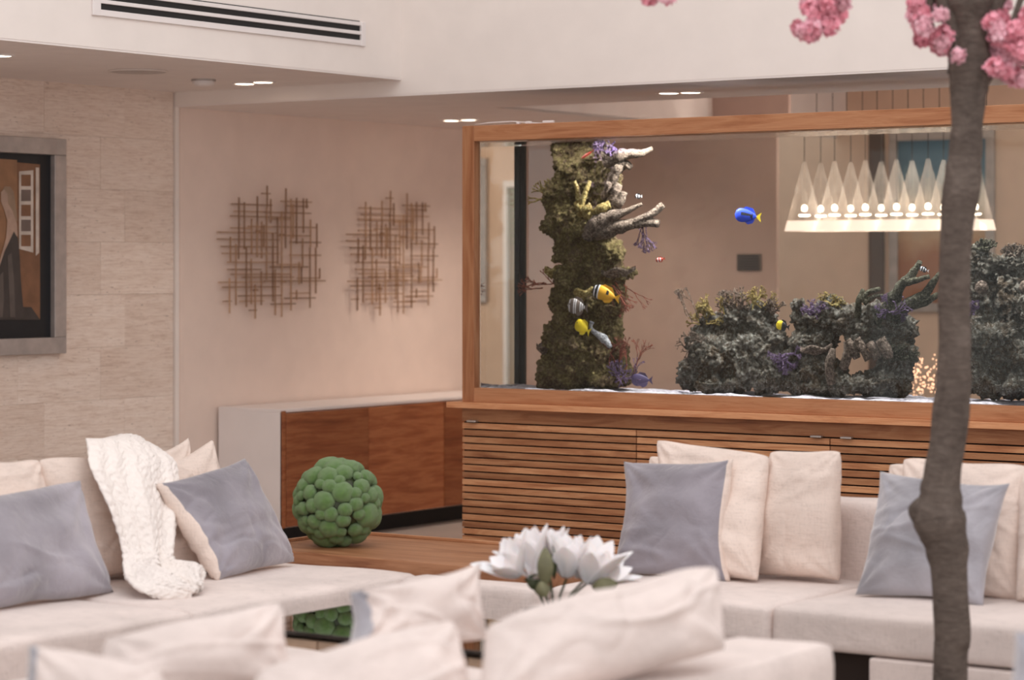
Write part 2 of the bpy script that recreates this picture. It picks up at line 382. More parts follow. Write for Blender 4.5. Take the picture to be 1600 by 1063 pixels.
# ------------------------------------------------------------------ the room shell
AW = -4.02                         # left wall plane
def S(o): o['kind'] = 'structure'; return o
S(bx('floor', (-9, -9, -.1), (9, 12, 0), M['floor']))
wl = S(bx('wall_left', (AW-.25, -6, 0), (AW-.03, 3.055, 2.61), M['wall']))
rows = 9; th_ = 2.61/rows; tw = .62
s195 = pa(195, 300, AW).y; s157 = pa(157, 370, AW).y
tile_src = {}
for r_ in range(rows):
    off = s195 if r_ % 2 == 0 else s157
    y0 = off
    while y0 > -2.2: y0 -= tw
    cuts = []
    while y0 < 3.05: cuts.append(y0); y0 += tw
    cuts.append(3.05)
    for a0, a1 in zip(cuts, cuts[1:]):
        if a1-a0 < .04: continue
        key = round(a1-a0, 3)
        c = Vector((AW, (a0+a1)/2, r_*th_+.0015))
        if key not in tile_src:
            t_ = bx('travertine_tile', (AW-.03, a0+.0004, r_*th_+.001), (AW+R.uniform(-.0006, .0006), a1-.0004, (r_+1)*th_+.0002), M['trav'], wl, .0005, 1)
            tile_src[key] = t_
        else:
            s0 = tile_src[key]; bb = WL[s0.name]; copy_at(s0, wl, (bb.x+R.uniform(-.0012, .0012), (a0+a1)/2, r_*th_+.001))
S(bx('trim_1', (AW-.05, 3.055, 0), (AW+.012, 3.085, 2.52), M['wall']))
S(bx('trim_2', (AW-.05, 3.10, 0), (AW+.004, 3.135, 2.52), M['artwall']))
S(bx('wall_far_left', (AW-.25, 3.085, 0), (AW, 6.9, 2.95), M['artwall']))
S(bx('ceiling', (AW-.25, -6, 2.61), (-2.39, 3.06, 5.6), M['wall']))
c2_ = S(bx('ceiling_soffit', (AW-.02, -6, 2.600), (-2.392, 3.058, 2.612), M['ceil']))
S(bx('wall_above_aquarium', (AW-.25, 3.06, 2.525), (7, 3.3, 5.6), M['wall']))
bm = bmesh.new(); box(bm, (AW-.02, 3.062, 2.515), (7, 4.14, 2.53)); box(bm, (AW-.02, 4.14, 2.515), (-2.55, 6.7, 2.53))
S(add('ceiling_low', bm, M['ceil']))
bm = bmesh.new(); box(bm, (-2.55, 4.13, 2.516), (7, 4.141, 3.0)); box(bm, (-2.56, 4.13, 2.516), (-2.55, 8.6, 3.0)); box(bm, (-2.6, 4.1, 2.95), (7, 8.8, 3.05))
S(add('ceiling_tray', bm, M['ceil']))
S(bx('wall_back', (AW-.1, 6.6, 0), (-1.985, 6.63, 2.95), M['mauve']))
bm = bmesh.new(); box(bm, (AW-.1, 8.5, 0), (1.25, 8.65, 2.96)); box(bm, (1.84, 8.5, 0), (7, 8.65, 2.96)); box(bm, (1.25, 8.5, 2.25), (1.84, 8.65, 2.96)); box(bm, (1.25, 8.5, 0), (1.84, 8.65, .35))
S(add('wall_dining', bm, M['beige']))
wn = S(bx('window_1', (1.23, 8.48, .33), (1.86, 8.50, .38), M['white']))
for lo, hi in (((1.23, 8.47, 2.22), (1.86, 8.5, 2.27)), ((1.23, 8.47, .38), (1.27, 8.5, 2.22)), ((1.825, 8.47, .38), (1.86, 8.5, 2.22))): bx('window_frame', lo, hi, M['white'], wn)
bx('pane', (1.25, 8.56, .35), (1.84, 8.566, 2.25), M['pane'], wn)
for k in range(9): bx('blind_slat', (1.27, 8.51, 2.19-k*.05), (1.82, 8.55, 2.195-k*.05), plain('blind_green', (150, 176, 140), .6) if k == 0 else bpy.data.materials['blind_green'], wn)
bm = bmesh.new()
for k in range(900):
    p = Vector((R.uniform(.6, 2.6), R.uniform(9.4, 10), R.uniform(0, 1.9))); d = Vector((R.gauss(0, 1), R.gauss(0, 1), R.gauss(0, 1))).normalized(); e = d.orthogonal().normalized()
    bm.faces.new([bm.verts.new(p+d*.09), bm.verts.new(p+e*.03), bm.verts.new(p-d*.09), bm.verts.new(p-e*.03)])
tag(add('hedge', bm, plain('hedge_leaf', (98, 140, 74), .6, var=.3, sc=8)), 'green garden hedge outside the dining room window', 'hedge', kind='stuff')

# ------------------------------------------------------------------ air grille on the soffit face
SA = -2.39
g0 = pa(150, 10, SA); g1 = pa(563, 60, SA)
yb0, yb1 = g0.y, g1.y
zb = pa(563, 72, SA).z; zt_ = zb+.245
gr = thing('air_grille', (SA, (yb0+yb1)/2, zb), 'long white linear air grille with black slots high on the soffit', 'vent')
zs = [zb, pa(560, 63, SA).z, pa(560, 54.5, SA).z, pa(560, 49, SA).z, pa(560, 40.5, SA).z, zt_-.05]
fw = .012
bx('slot_back', (SA, yb0+.02, zb+.01), (SA+.004, yb1-.01, zb+.13), M['black'], gr)
bx('frame_rail', (SA, yb0, zb), (SA+fw, yb1+.0, zs[1]), M['white'], gr, .002)
bx('frame_rail', (SA, yb0, zs[2]), (SA+fw, yb1+.0, zs[3]), M['white'], gr, .002)
bx('frame_rail', (SA, yb0, zs[4]), (SA+fw, yb1+.0, zs[4]+.02), M['white'], gr, .002)
bx('frame_stile', (SA, yb0-.03, zb-.001), (SA+fw+.002, yb0+.02, zs[4]+.021), M['white'], gr, .002)
bx('frame_stile', (SA, yb1-.005, zb-.001), (SA+fw+.002, yb1+.03, zs[4]+.021), M['white'], gr, .002)

# ------------------------------------------------------------------ ceiling lamps
def downlight(px, py, z, label, pw):
    p = pz(px, py, z); t = thing('recessed_downlight', (p.x, p.y, z-.006), label, 'ceiling light', 'recessed ceiling lights')
    bm = bmesh.new(); lathe(bm, [(.052, 0), (.062, -.004), (.07, 0), (.07, .006)], (p.x, p.y, z-.004), 28); add('trim_ring', bm, M['white'], t, smooth=True)
    bm = bmesh.new(); lathe(bm, [(0, 0), (.053, 0)], (p.x, p.y, z-.005), 28); add('lens', bm, M['lamp'], t)
    light('downlight_beam', 'SPOT', (p.x, p.y, z-.03), pw, (1, .84, .72), spot=110, blend=1, rad=0, target=(p.x, p.y, 0))
for px, py, z, lb in ((0, 86, 2.60, 'round ceiling light cut by the left picture edge'), (382, 130, 2.60, 'left light of the pair above the left wall sculpture'), (411, 127.5, 2.60, 'right light of the pair above the left wall sculpture'),
                      (705, 187.5, 2.515, 'left light of the pair beside the top left corner of the aquarium'), (732, 186.5, 2.515, 'right light of the pair beside the top left corner of the aquarium'),
                      (1045, 144.5, 2.515, 'left light of the pair above the middle of the aquarium'), (1079, 143.5, 2.515, 'right light of the pair above the middle of the aquarium')):
    downlight(px, py, z, lb, 9)
p = pz(216, 111, 2.6); bm = bmesh.new(); lathe(bm, [(0, 0), (.14, 0), (.146, .006)], (p.x, p.y, 2.594), 36)
sp_ = thing('ceiling_speaker', (p.x, p.y, 2.59), 'flush round white speaker grille in the left ceiling', 'speaker'); add('grille', bm, M['silver'], sp_, smooth=True)
bm = bmesh.new(); lathe(bm, [(.146, .006), (.15, 0), (.153, .006)], (p.x, p.y, 2.592), 36); add('rim', bm, M['wall'], sp_, smooth=True)
p = pz(318, 124, 2.6); sd = thing('smoke_detector', (p.x, p.y, 2.56), 'small round smoke detector on the left ceiling', 'detector')
bm = bmesh.new(); lathe(bm, [(.055, .035), (.06, .012), (.045, 0), (0, 0)], (p.x, p.y, 2.565), 24); add('housing', bm, M['white'], sd, smooth=True)
bm = bmesh.new(); lathe(bm, [(.066, .04), (.066, .03), (.05, .03)], (p.x, p.y, 2.56), 24); add('base_ring', bm, M['silver'], sd, smooth=True)

# ------------------------------------------------------------------ picture on the travertine wall
def wp(x, y, o=0): q = pa(x, y, AW+o); return q
tr_, br_ = wp(95, 218, .0), wp(95, 552, .0)
zt, zb_ = tr_.z, br_.z; yR = tr_.y; yL = yR-1.35
pic = thing('framed_picture', (AW, (yL+yR)/2, zb_), 'silver framed picture of a woman in a dark gown on the travertine wall', 'picture')
fwd = .088; X0 = AW+.0
for lo, hi in (((X0, yL, zt-fwd), (X0+.045, yR, zt)), ((X0, yL, zb_), (X0+.045, yR, zb_+fwd)), ((X0, yR-fwd, zb_+fwd), (X0+.045, yR, zt-fwd)), ((X0, yL, zb_+fwd), (X0+.045, yL+fwd, zt-fwd))):
    bx('frame_bar', lo, hi, M['silver'], pic, .004, 2)
ym0, ym1, zm0, zm1 = yL+fwd, yR-fwd, zb_+fwd, zt-fwd
bx('mat_board', (X0, ym0, zm0), (X0+.012, ym1, zm1), M['mat'], pic)
XI = X0+.0125
def flat(name, pts, m, lift, par=pic):
    bm = bmesh.new(); poly(bm, [Vector((XI+lift, *(lambda q: (max(q.y, ym0+.10), q.z))(wp(x, y, .02)))) for x, y in pts], (.0006, 0, 0)); return add(name, bm, m, par)
pr = flat('print', [(-230, 233), (64, 257), (64, 500), (-230, 500)], M['room'], 0)
flat('print_panel', [(-60, 244), (28, 250), (28, 500), (-60, 500)], M['room2'], .001, pr)
flat('print_window', [(31, 268), (53, 266), (53, 395), (31, 389)], M['winw'], .002, pr)
for r_ in range(5): flat('window_pane', [(34, 273+r_*23.5), (49, 273+r_*23.5), (49, 291+r_*23.5), (34, 291+r_*23.5)], M['room'] if r_ % 2 == 0 else M['taupe'], .003, pr)
flat('print_frame_edge', [(57, 262), (62, 262), (62, 395), (57, 400)], M['winw'], .002, pr)
flat('print_floor', [(-60, 480), (50, 480), (64, 500), (-60, 500)], M['gown'], .0015, pr)
flat('figure_hair', [(3, 300), (8, 291), (17, 292), (22, 300), (25, 320), (28, 345), (18, 352), (12, 330), (6, 322)], M['hair'], .004, pr)
flat('figure_skin', [(2, 300), (7, 296), (12, 303), (13, 318), (20, 330), (27, 350), (28, 368), (22, 385), (16, 395), (8, 408), (3, 428), (-4, 428), (2, 400), (10, 372), (12, 345), (6, 325), (2, 315)], M['skin'], .005, pr)
flat('figure_gown', [(8, 392), (22, 362), (28, 372), (31, 400), (33, 440), (38, 498), (-20, 498), (-8, 440), (0, 415)], M['gown'], .006, pr)
flat('gown_fold', [(12, 400), (18, 395), (22, 440), (24, 496), (16, 496), (14, 450)], M['gown2'], .007, pr)
flat('gown_fold', [(0, 430), (5, 425), (6, 470), (4, 496), (-4, 496)], M['gown2'], .007, pr)

# ------------------------------------------------------------------ two rod sculptures on the far left wall
VR = [(408,178,300),(512,193,330),(354,237,400),(252,243,520),(282,270,530),(428,252,385),(540,250,460),(552,280,470),(571,245,500),(609,248,440),(627,250,305),(648,365,520),(683,388,520),(205,460,600),(235,500,840),(250,520,585),(293,515,850),(322,360,560),(320,580,835),(352,380,575),(378,375,580),(405,300,700),(390,395,520),(440,440,820),(466,355,610),(489,320,905),(510,330,525),(540,460,870),(571,755,810),(585,600,725),(604,470,630),(598,630,720),(645,520,855),(677,520,775),(699,635,695),(200,690,885),(342,725,915),(376,650,840),(453,640,895)]
HR = [(222,385,430),(283,218,440),(267,490,660),(292,520,640),(322,230,430),(328,385,655),(350,210,540),(363,440,545),(405,310,440),(408,440,690),(413,212,330),(438,137,470),(455,470,655),(476,137,480),(492,540,710),(516,160,470),(554,165,480),(563,540,710),(602,195,470),(615,470,600),(628,430,640),(642,195,380),(668,212,540),(685,275,560),(690,580,705),(706,395,735),(712,145,400),(739,165,480),(773,540,650),(787,255,490),(801,510,680),(817,262,395),(833,435,570),(818,170,215),(868,315,355)]
def ip(x, y): return pa(300+x/3.543, 240+y/3.543, AW+.03)
c0 = ip(433, 900)
sc1 = thing('rod_wall_sculpture', (AW, c0.y, c0.z), 'left one of the two wall sculptures of crossed wooden rods', 'wall sculpture', 'rod sculptures on the far left wall')
for x, y0, y1 in VR:
    q0, q1 = ip(x, y0), ip(x, y1); bx('rod', (AW+.038, q0.y-.0036, q1.z), (AW+.045, q0.y+.0036, q0.z), M['gold'], sc1)
for y, x0, x1 in HR:
    q0, q1 = ip(x0, y), ip(x1, y); z_ = (q0.z+q1.z)/2; bx('rod', (AW+.029, q0.y, z_-.0036), (AW+.038, q1.y, z_+.0036), M['gold'], sc1)
for dy, dz in ((-.12, .15), (.14, .2), (-.1, .5), (.12, .48)): bx('stand_off', (AW, c0.y+dy, c0.z+dz), (AW+.03, c0.y+dy+.012, c0.z+dz+.012), M['gold'], sc1)
c1 = ip(1108, 560)
copy_tree(sc1, (AW, c1.y+.01, c0.z), 'right one of the two wall sculptures of crossed wooden rods')

# ------------------------------------------------------------------ sideboard
sf = pz(440, 826, .074); fx = pa(440, 640, -3.52)
FX = -3.52; b0 = pa(440, 700, FX).y; b1 = b0+2.35
zT = pa(440, 640, FX).z; zB = pa(440, 826, FX).z
sb = thing('sideboard', (-3.77, (b0+b1)/2, 0), 'long low sideboard with reddish wood doors and white carcass under the sculptures', 'sideboard')
bx('top_panel', (AW+.02, b0, zT-.02), (FX, b1, zT), M['white'], sb, .002)
bx('end_panel', (AW+.02, b0, zB), (FX, b0+.02, zT-.02), M['white'], sb, .002)
bx('end_panel', (AW+.02, b1-.02, zB), (FX, b1, zT-.02), M['white'], sb, .002)
bx('bottom_panel', (AW+.02, b0+.02, zB), (FX, b1-.02, zB+.02), M['white'], sb)
bx('plinth', (AW+.08, b0+.15, 0), (FX-.12, b1-.1, zB), M['black'], sb)
d1, d2 = pa(573, 700, FX).y, pa(691, 700, FX).y
for y0, y1 in ((b0+.028, d1-.002), (d1+.002, d2-.002), (d2+.002, b1-.02)):
    bx('door', (FX-.01, y0, zB+.004), (FX+.016, y1, zT-.024), M['side'], sb, .002)
bx('edge_stile', (FX-.01, b0, zB), (FX+.012, b0+.025, zT-.01), M['side'], sb, .001)

# ------------------------------------------------------------------ slatted cabinet under the aquarium
FB = 2.87; AL = pb(722, 628, FB).x; AR = AL+3.95
ZC = pb(722, 628, FB).z; ZTOP = pb(722, 197, FB).z
cab = thing('slatted_cabinet', ((AL+AR)/2, FB+.3, 0), 'long teak cabinet with horizontal slats carrying the aquarium', 'cabinet')
bx('counter_top', (pb(697, 630, FB-.05).x, FB-.05, ZC-.03), (AR+.1, FB+.78, ZC), M['frame'], cab, .003, 2)
bx('carcass', (AL+.0, FB+.022, .06), (AR, FB+.7, ZC-.03), M['dark'], cab)
bx('plinth', (AL+.05, FB+.06, 0), (AR-.05, FB+.66, .06), M['black'], cab)
zS = pb(738, 659, FB).z
bx('apron_board', (AL, FB-.0, zS), (AR, FB+.022, ZC-.03), M['slat'], cab, .001)
e1, e2 = pb(994.5, 671, FB).x, pb(1297, 690, FB).x
doors = [(AL, e1), (e1, e2), (e2, e2+(e2-e1)), (e2+(e2-e1), AR)]
pitch = .0362; gap = .0072
slat0 = []
for (x0, x1) in doors:
    dr = bx('door', (x0+.002, FB+.016, .07), (x1-.002, FB+.0215, zS-.004), M['dark'], cab)
    src = None; k = 0; z = zS-gap
    while z-(pitch-gap) > .06:
        cz = z-(pitch-gap)
        if src is None: src = bx('slat', (x0+.003, FB-.003, cz), (x1-.003, FB+.016, z), M['slat'], dr, .0015)
        else: copy_at(src, dr, (WL[src.name].x, WL[src.name].y+R.uniform(-.0012, .0012), cz))
        z -= pitch
for hx, hy in ((737, 658), (1275, 682), (1322, 684)):
    q = pb(hx, hy, FB-.02); bx('handle', (q.x-.028, FB-.028, q.z-.006), (q.x+.028, FB, q.z+.004), M['chrome'], cab, .002)

# ------------------------------------------------------------------ aquarium
aq = thing('aquarium', ((AL+AR)/2, FB+.35, ZC), 'large wood-framed aquarium full of water standing on the slatted cabinet', 'aquarium')
fr = .081
bx('frame_stile', (AL, FB, ZC), (AL+fr*.92, FB+.055, ZTOP), M['framev'], aq, .002)
bx('frame_stile', (AR-fr, FB, ZC), (AR, FB+.055, ZTOP), M['framev'], aq, .002)
bx('top_rail', (AL+fr*.92, FB, ZTOP-fr), (AR-fr, FB+.055, ZTOP-.001), M['frame'], aq, .002)
bx('bottom_rail', (AL+fr*.92, FB, ZC), (AR-fr, FB+.055, ZC+.074), M['frame'], aq, .002)
bx('back_rail', (AL, WB+.004, ZTOP-.05), (AR, WB+.03, ZTOP-.004), M['frame'], aq, .002)
bx('back_rail', (AL, WB+.004, ZC), (AR, WB+.03, ZC+.06), M['frame'], aq, .002)
WA0, WA1 = AL+.078, AR-.078; WZ0, WZ1 = ZC+.012, ZTOP-.088
bx('tank_floor', (AL+.01, FB+.05, ZC), (AR-.01, WB+.004, ZC+.011), M['black'], aq)
bm = bmesh.new(); box(bm, (WA0, WF, WZ0), (WA1, WB, WZ1))
for f in bm.faces:
    if f.normal.z > .9: f.material_index = 1
add('water', bm, [M['water'], M['watertop']], aq)
bx('front_pane', (WA0-.01, WF-.012, ZC+.01), (WA1+.01, WF-.0015, ZTOP-.03), M['pane'], aq)
bx('back_pane', (WA0-.01, WB+.0015, ZC+.01), (WA1+.01, WB+.0035, ZTOP-.03), M['pane'], aq)
bx('end_pane', (WA0-.012, WF, ZC+.01), (WA0-.0015, WB, ZTOP-.03), M['pane'], aq)
bx('corner_post', (WA0+.001, WB-.026, WZ0+.002), (WA0+.033, WB-.002, WZ1-.002), M['black'], aq)
bm = softbox((WA0+.002, WF+.003, WZ0+.001), (WA1-.002, WB-.003, WZ0+.052), .006, (160, 24, 1), 0)
for v in bm.verts:
    if v.co.z > WZ0+.03: v.co.z += .016*noise.noise(v.co*4)+.010*noise.noise(v.co*19)+.01
tag(add('sand_bed', bm, M['sand'], aq, smooth=True), kind='stuff')
bm = bmesh.new()
for x0 in (AL+.3, AL+1.5, AL+2.7): box(bm, (x0, FB+.2, ZTOP-.035), (x0+.9, FB+.42, ZTOP-.012), .004)
add('light_hood', bm, M['black'], aq)
for k, (px, c, e, dy) in enumerate(((860, (1, .96, .95), 1.1, .05), (895, (1, .96, .95), 1.1, .03), (930, (1, .97, .95), 1.1, .04), (975, (.62, .56, 1), 5, .09), (952, (.40, .32, 1), 4, .16), (1020, (1, .97, .92), 24, .05), (1050, (1, .97, .92), 24, .03), (1110, (1, .98, .95), 12, .04), (1170, (1, .98, .95), 12, .04), (1230, (.97, .95, 1), 12, .04), (1300, (1, .98, .95), 12, .04), (1360, (1, .98, .95), 12, .04), (1420, (.97, .95, 1), 12, .04), (1480, (1, .98, .95), 12, .04), (1540, (1, .98, .95), 9, .04), (1600, (1, .98, .95), 9, .04), (1680, (1, .98, .95), 8, .05))):
    q = pt(px, 225, dy); light('tank_lamp_and_fill', 'SPOT', (q.x, q.y, WZ1-.004), e*TLIGHT*1.15, c, spot=165, blend=.6, rad=0, target=(q.x-(.35 if 1000 < px < 1060 else 0), q.y+.16, WZ0))  # hood lamps, plus a strong pair aimed left as added fill for the column
# cables and small fittings on the top rail
cb = thing('aquarium_cable', (AL+.2, FB+.03, ZTOP), 'thin pale cable lying along the aquarium top rail', 'cable')
bm = bmesh.new(); tube(bm, [pb(x, y, FB+.04) for x, y in ((742, 195), (765, 192), (800, 190), (828, 192), (850, 193))], .003, 6); add('cord', bm, M['white'], cb, smooth=True)
for x0, x1, y in ((808, 812, 190), (822, 830, 191), (849, 865, 191)):
    q0, q1 = pb(x0, y+2, FB+.04), pb(x1, y+2, FB+.04); bx('clip', (q0.x, FB+.03, ZTOP), (q1.x, FB+.05, ZTOP+.013), M['white'], cb, .002)

# ------------------------------------------------------------------ live rock and corals
def rockmesh(name, blobs, mat, parent, vox=.011, amp=.03, seed=0, holes=()):
    bm = bmesh.new()
    for c, r in blobs:
        bmesh.ops.create_icosphere(bm, subdivisions=3, radius=1, matrix=Matrix.Translation(c) @ Matrix.Diagonal((r[0], r[1], r[2], 1)))
    me = bpy.data.meshes.new('t'); bm.to_mesh(me); bm.free(); o = bpy.data.objects.new('t', me); COL.objects.link(o)
    md = o.modifiers.new('r', 'REMESH'); md.mode = 'VOXEL'; md.voxel_size = vox
    dg = bpy.context.evaluated_depsgraph_get(); dg.update()
    ev = o.evaluated_get(dg); m2 = bpy.data.meshes.new_from_object(ev); bpy.data.objects.remove(o)
    bm = bmesh.new(); bm.from_mesh(m2); bpy.data.meshes.remove(m2); bm.normal_update(); nn = [(v, v.normal.copy(), v.co.copy()) for v in bm.verts]
    sv = Vector((seed*7.3, seed*1.7, 0))
    for v, n_, p in nn:
        q = p+sv
        d = amp*(noise.fractal(q*8, 1.0, 2.0, 3)*1.05) + amp*.75*(.5-noise.voronoi(q*19)[0][0]*1.6) + amp*.5*(.4-noise.voronoi(q*46)[0][0]*1.6) + amp*.42*noise.noise(q*70) + amp*.32*noise.noise(q*120)
        v.co = p + n_*d
        for hc, hr in holes:
            pass
        v.co.y = max(WF+.012, min(WB-.012, v.co.y)); v.co.z = max(WZ0+.004, min(WZ1-.004, v.co.z)); v.co.x = min(v.co.x, WA1-.01)
    for f in bm.faces: f.material_index = 0
    return add(name, bm, mat, parent, smooth=True)
def blob(x, y, d, rx, ry, rd=None):    # pixel centre, depth, radii in pixels, depth radius in metres
    c = pt(x, y, d); s_ = FPX/((c2w(0, 0)-c).xy.length); return (c, (rx/s_*1.15, rd if rd else rx/s_*1.1, ry/s_))
def coral(name, m, parent, paths, seg=9, rough=.35, label=None):
    bm = bmesh.new()
    for k, (pts, rad) in enumerate(paths):
        P = resample([(x, y, d, r) for (x, y, d), r in zip(pts, rad)], 4)
        W_ = [pt(x, y, d) for x, y, d, r in P]; tube(bm, W_, [max(.0015, r/310) for *_, r in P], seg, True, rough, k*3.3)
    for v in bm.verts: v.co.y = max(WF+.006, min(WB-.006, v.co.y)); v.co.z = min(WZ1-.003, v.co.z)
    o = add(name, bm, m, parent, smooth=True)
    if label: o['label'] = label
    return o
def bush(name, m, parent, x, y, d, size, n=14, seed=0, up=(0, -1), spread=1.2, r0=2.2):
    r0 *= .72
    rr = random.Random(seed); paths = []
    def br(px, py, dd, ang, ln, r, lev):
        k = 3; pts = [(px, py, dd)]
        for i in range(k):
            ang += rr.uniform(-.35, .35); px += math.cos(ang)*ln/k; py += math.sin(ang)*ln/k; dd += rr.uniform(-.008, .008); pts.append((px, py, dd))
        paths.append((pts, [r*(1-.25*i/k) for i in range(k+1)]))
        if lev > 0:
            for j in range(rr.choice((2, 2, 3))): br(px, py, dd, ang+rr.uniform(-.8, .8)*spread*.7, ln*.72, r*.72, lev-1)
    a0 = math.atan2(up[1], up[0])
    for i in range(n): br(x+rr.uniform(-.3, .3)*size, y+rr.uniform(-.1, .1)*size, d+rr.uniform(-.03, .03), a0+rr.uniform(-1, 1)*spread, size*rr.uniform(.22, .32), r0, 3)
    return coral(name, m, parent, paths, 5, .1)
base = lambda x: (lambda q: (q.x, q.y, WZ0+.05))(pt(x, 600, .3))
# --- column rock
rc = thing('reef_rock_column', base(915), 'tall mossy live rock column rising the full height at the aquarium left end', 'reef rock')
BL_ = [blob(*a) for a in ((872, 352, .26, 26, 24), (930, 395, .24, 34, 34), (945, 350, .22, 24, 34), (950, 400, .22, 24, 26), (888, 470, .27, 32, 30), (955, 560, .24, 30, 34), (945, 500, .23, 28, 34), (878, 530, .27, 32, 34), (940, 280, .24, 30, 40), (952, 310, .22, 24, 34), (948, 260, .24, 22, 30), (948, 455, .22, 34, 24), (960, 585, .22, 36, 26), (868, 575, .28, 26, 30), (903, 232, .27, 40, 40), (905, 262, .27, 42, 34), (925, 285, .24, 38, 34), (895, 300, .27, 40, 34), (872, 318, .27, 27, 24), (905, 335, .27, 42, 34), (918, 365, .25, 42, 34), (900, 390, .28, 36, 34), (925, 415, .25, 40, 30), (905, 440, .27, 38, 34), (950, 432, .22, 34, 20), (968, 426, .2, 24, 12), (905, 475, .27, 38, 34), (935, 470, .22, 34, 30), (900, 510, .27, 42, 34), (940, 520, .22, 32, 30), (905, 545, .27, 48, 34), (935, 560, .24, 42, 34), (895, 580, .27, 50, 30), (955, 590, .24, 42, 22), (870, 598, .27, 30, 16), (862, 560, .3, 16, 18), (935, 320, .2, 26, 40), (928, 250, .22, 30, 30))]
rockmesh('rock_body', BL_, M['rockg'], rc, .0075, .030, 1)
coral('antler_coral', M['coral_tan'], rc, [([(905, 330, .09), (903, 300, .08), (897, 283, .07)], [5, 4.5, 3.5]), ([(908, 322, .08), (915, 300, .07), (922, 283, .08)], [5, 4.5, 3.5]), ([(900, 318, .09), (906, 325, .07), (912, 330, .08)], [5, 6, 4])])
coral('knob_coral', M['coral_tan'], rc, [([(905, 336, .1), (915, 328, .07), (924, 322, .08)], [5, 7, 6]), ([(928, 332, .09), (940, 325, .07), (953, 319, .08)], [6, 8, 6]), ([(915, 335, .1), (925, 340, .07)], [7, 7])])
coral('horn_coral', M['coral_grey'], rc, [([(918, 372, .1), (930, 352, .08), (950, 340, .08), (975, 332, .09), (1003, 319, .1)], [10, 14, 11, 6, 2.5]), ([(930, 365, .1), (955, 358, .1), (985, 350, .1), (1010, 347, .12), (1030, 349, .13)], [12, 12, 9, 8, 6]), ([(985, 350, .1), (1005, 340, .1), (1022, 332, .12), (1036, 320, .13)], [7, 6, 6, 5])])
coral('upper_branch_coral', M['coral_grey'], rc, [([(945, 255, .12), (965, 245, .1), (985, 240, .1), (1003, 239, .1), (1019, 232, .1)], [8, 11, 8, 6, 3]), ([(950, 225, .12), (945, 240, .1), (955, 250, .1)], [8, 8, 6])], label='pale violet lit branch near the top')
coral('finger_coral', M['coral_grey'], rc, [([(955, 285, .14), (962, 268, .12), (975, 256, .12), (986, 262, .12)], [9, 10, 8, 5]), ([(955, 320, .14), (962, 300, .12), (968, 288, .12)], [10, 9, 6]), ([(960, 325, .14), (970, 315, .12), (976, 300, .12)], [9, 7, 5]), ([(945, 310, .14), (950, 295, .12), (951, 285, .1)], [8, 7, 5])])
def plate(name, m, par, x, y, d, rx, ry, th=.012, seed=0, tilt=.3):
    c = pt(x, y, d); bm = bmesh.new(); n = 26; s_ = 300.
    top = []; 
    for lay, (k, zz) in enumerate(((1.0, 0), (.72, -.3), (.3, -.7))):
        top.append([bm.verts.new(c+Vector((math.cos(q)*rx/s_*k*(1+.16*noise.noise(Vector((math.cos(q)*2, math.sin(q)*2, seed)))), math.sin(q)*rx/s_*k*.7, zz*ry/s_ + .010*math.sin(q*4+seed)*k + tilt*math.cos(q)*rx/s_*k*.35))) for q in [2*math.pi*i/n for i in range(n)]])
    bm.faces.new(top[2][::-1])
    for A, B in zip(top, top[1:]):
        for i in range(n): bm.faces.new((A[i], A[(i+1) % n], B[(i+1) % n], B[i]))
    lo = [bm.verts.new(v.co*1+Vector((0, 0, -th))) for v in top[0]]; cen = bm.verts.new(c+Vector((0, 0, -ry/s_*1.6)))
    for i in range(n): bm.faces.new((top[0][(i+1) % n], top[0][i], lo[i], lo[(i+1) % n])); bm.faces.new((lo[(i+1) % n], lo[i], cen))
    for v in bm.verts: v.co.y = max(WF+.006, v.co.y)
    return add(name, bm, m, par, smooth=True)
plate('plate_coral', M['coral_grey'], rc, 966, 421, .17, 30, 14, seed=1)
plate('plate_coral', M['rockg'], rc, 958, 478, .17, 24, 14, seed=2)
plate('shelf_coral', M['coral_tan'], rc, 912, 452, .1, 18, 12, seed=3)
plate('shelf_coral', M['coral_tan'], rc, 862, 418, .25, 14, 12, seed=4)
plate('shelf_coral', M['coral_grey'], rc, 850, 538, .25, 14, 12, seed=5)
coral('ruffle_coral', M['coral_white'], rc, [([(925, 503, .06), (923, 512, .06), (930, 520, .06), (944, 530, .07), (954, 543, .07)], [4, 3, 4, 7, 3])], label='pale ruffled coral below the yellow fish')
bush('bushy_coral', M['coral_tan'], rc, 862, 312, .25, 44, 10, 3, (-.5, -.9), .8, 3)
bush('gorgonian', M['coral_red'], rc, 858, 446, .25, 52, 5, 4, (-1, -.1), .35, 1.6)
bush('hanging_gorgonian', M['coral_red'], rc, 974, 444, .15, 66, 6, 5, (.4, 1), .25, 1.5)
bush('hanging_gorgonian', M['coral_pur'], rc, 993, 352, .12, 58, 6, 6, (.3, 1), .4, 1.3)
bush('sea_whip', M['coral_red'], rc, 972, 580, .15, 70, 9, 7, (.15, -1), .5, 1.5)
bush('purple_bush_coral', M['coral_pur'], rc, 975, 600, .12, 50, 10, 8, (.3, -1), .8, 1.6)
bush('top_bush_coral', M['coral_pur'], rc, 945, 238, .1, 26, 12, 9, (.3, -1), 1.2, 3)
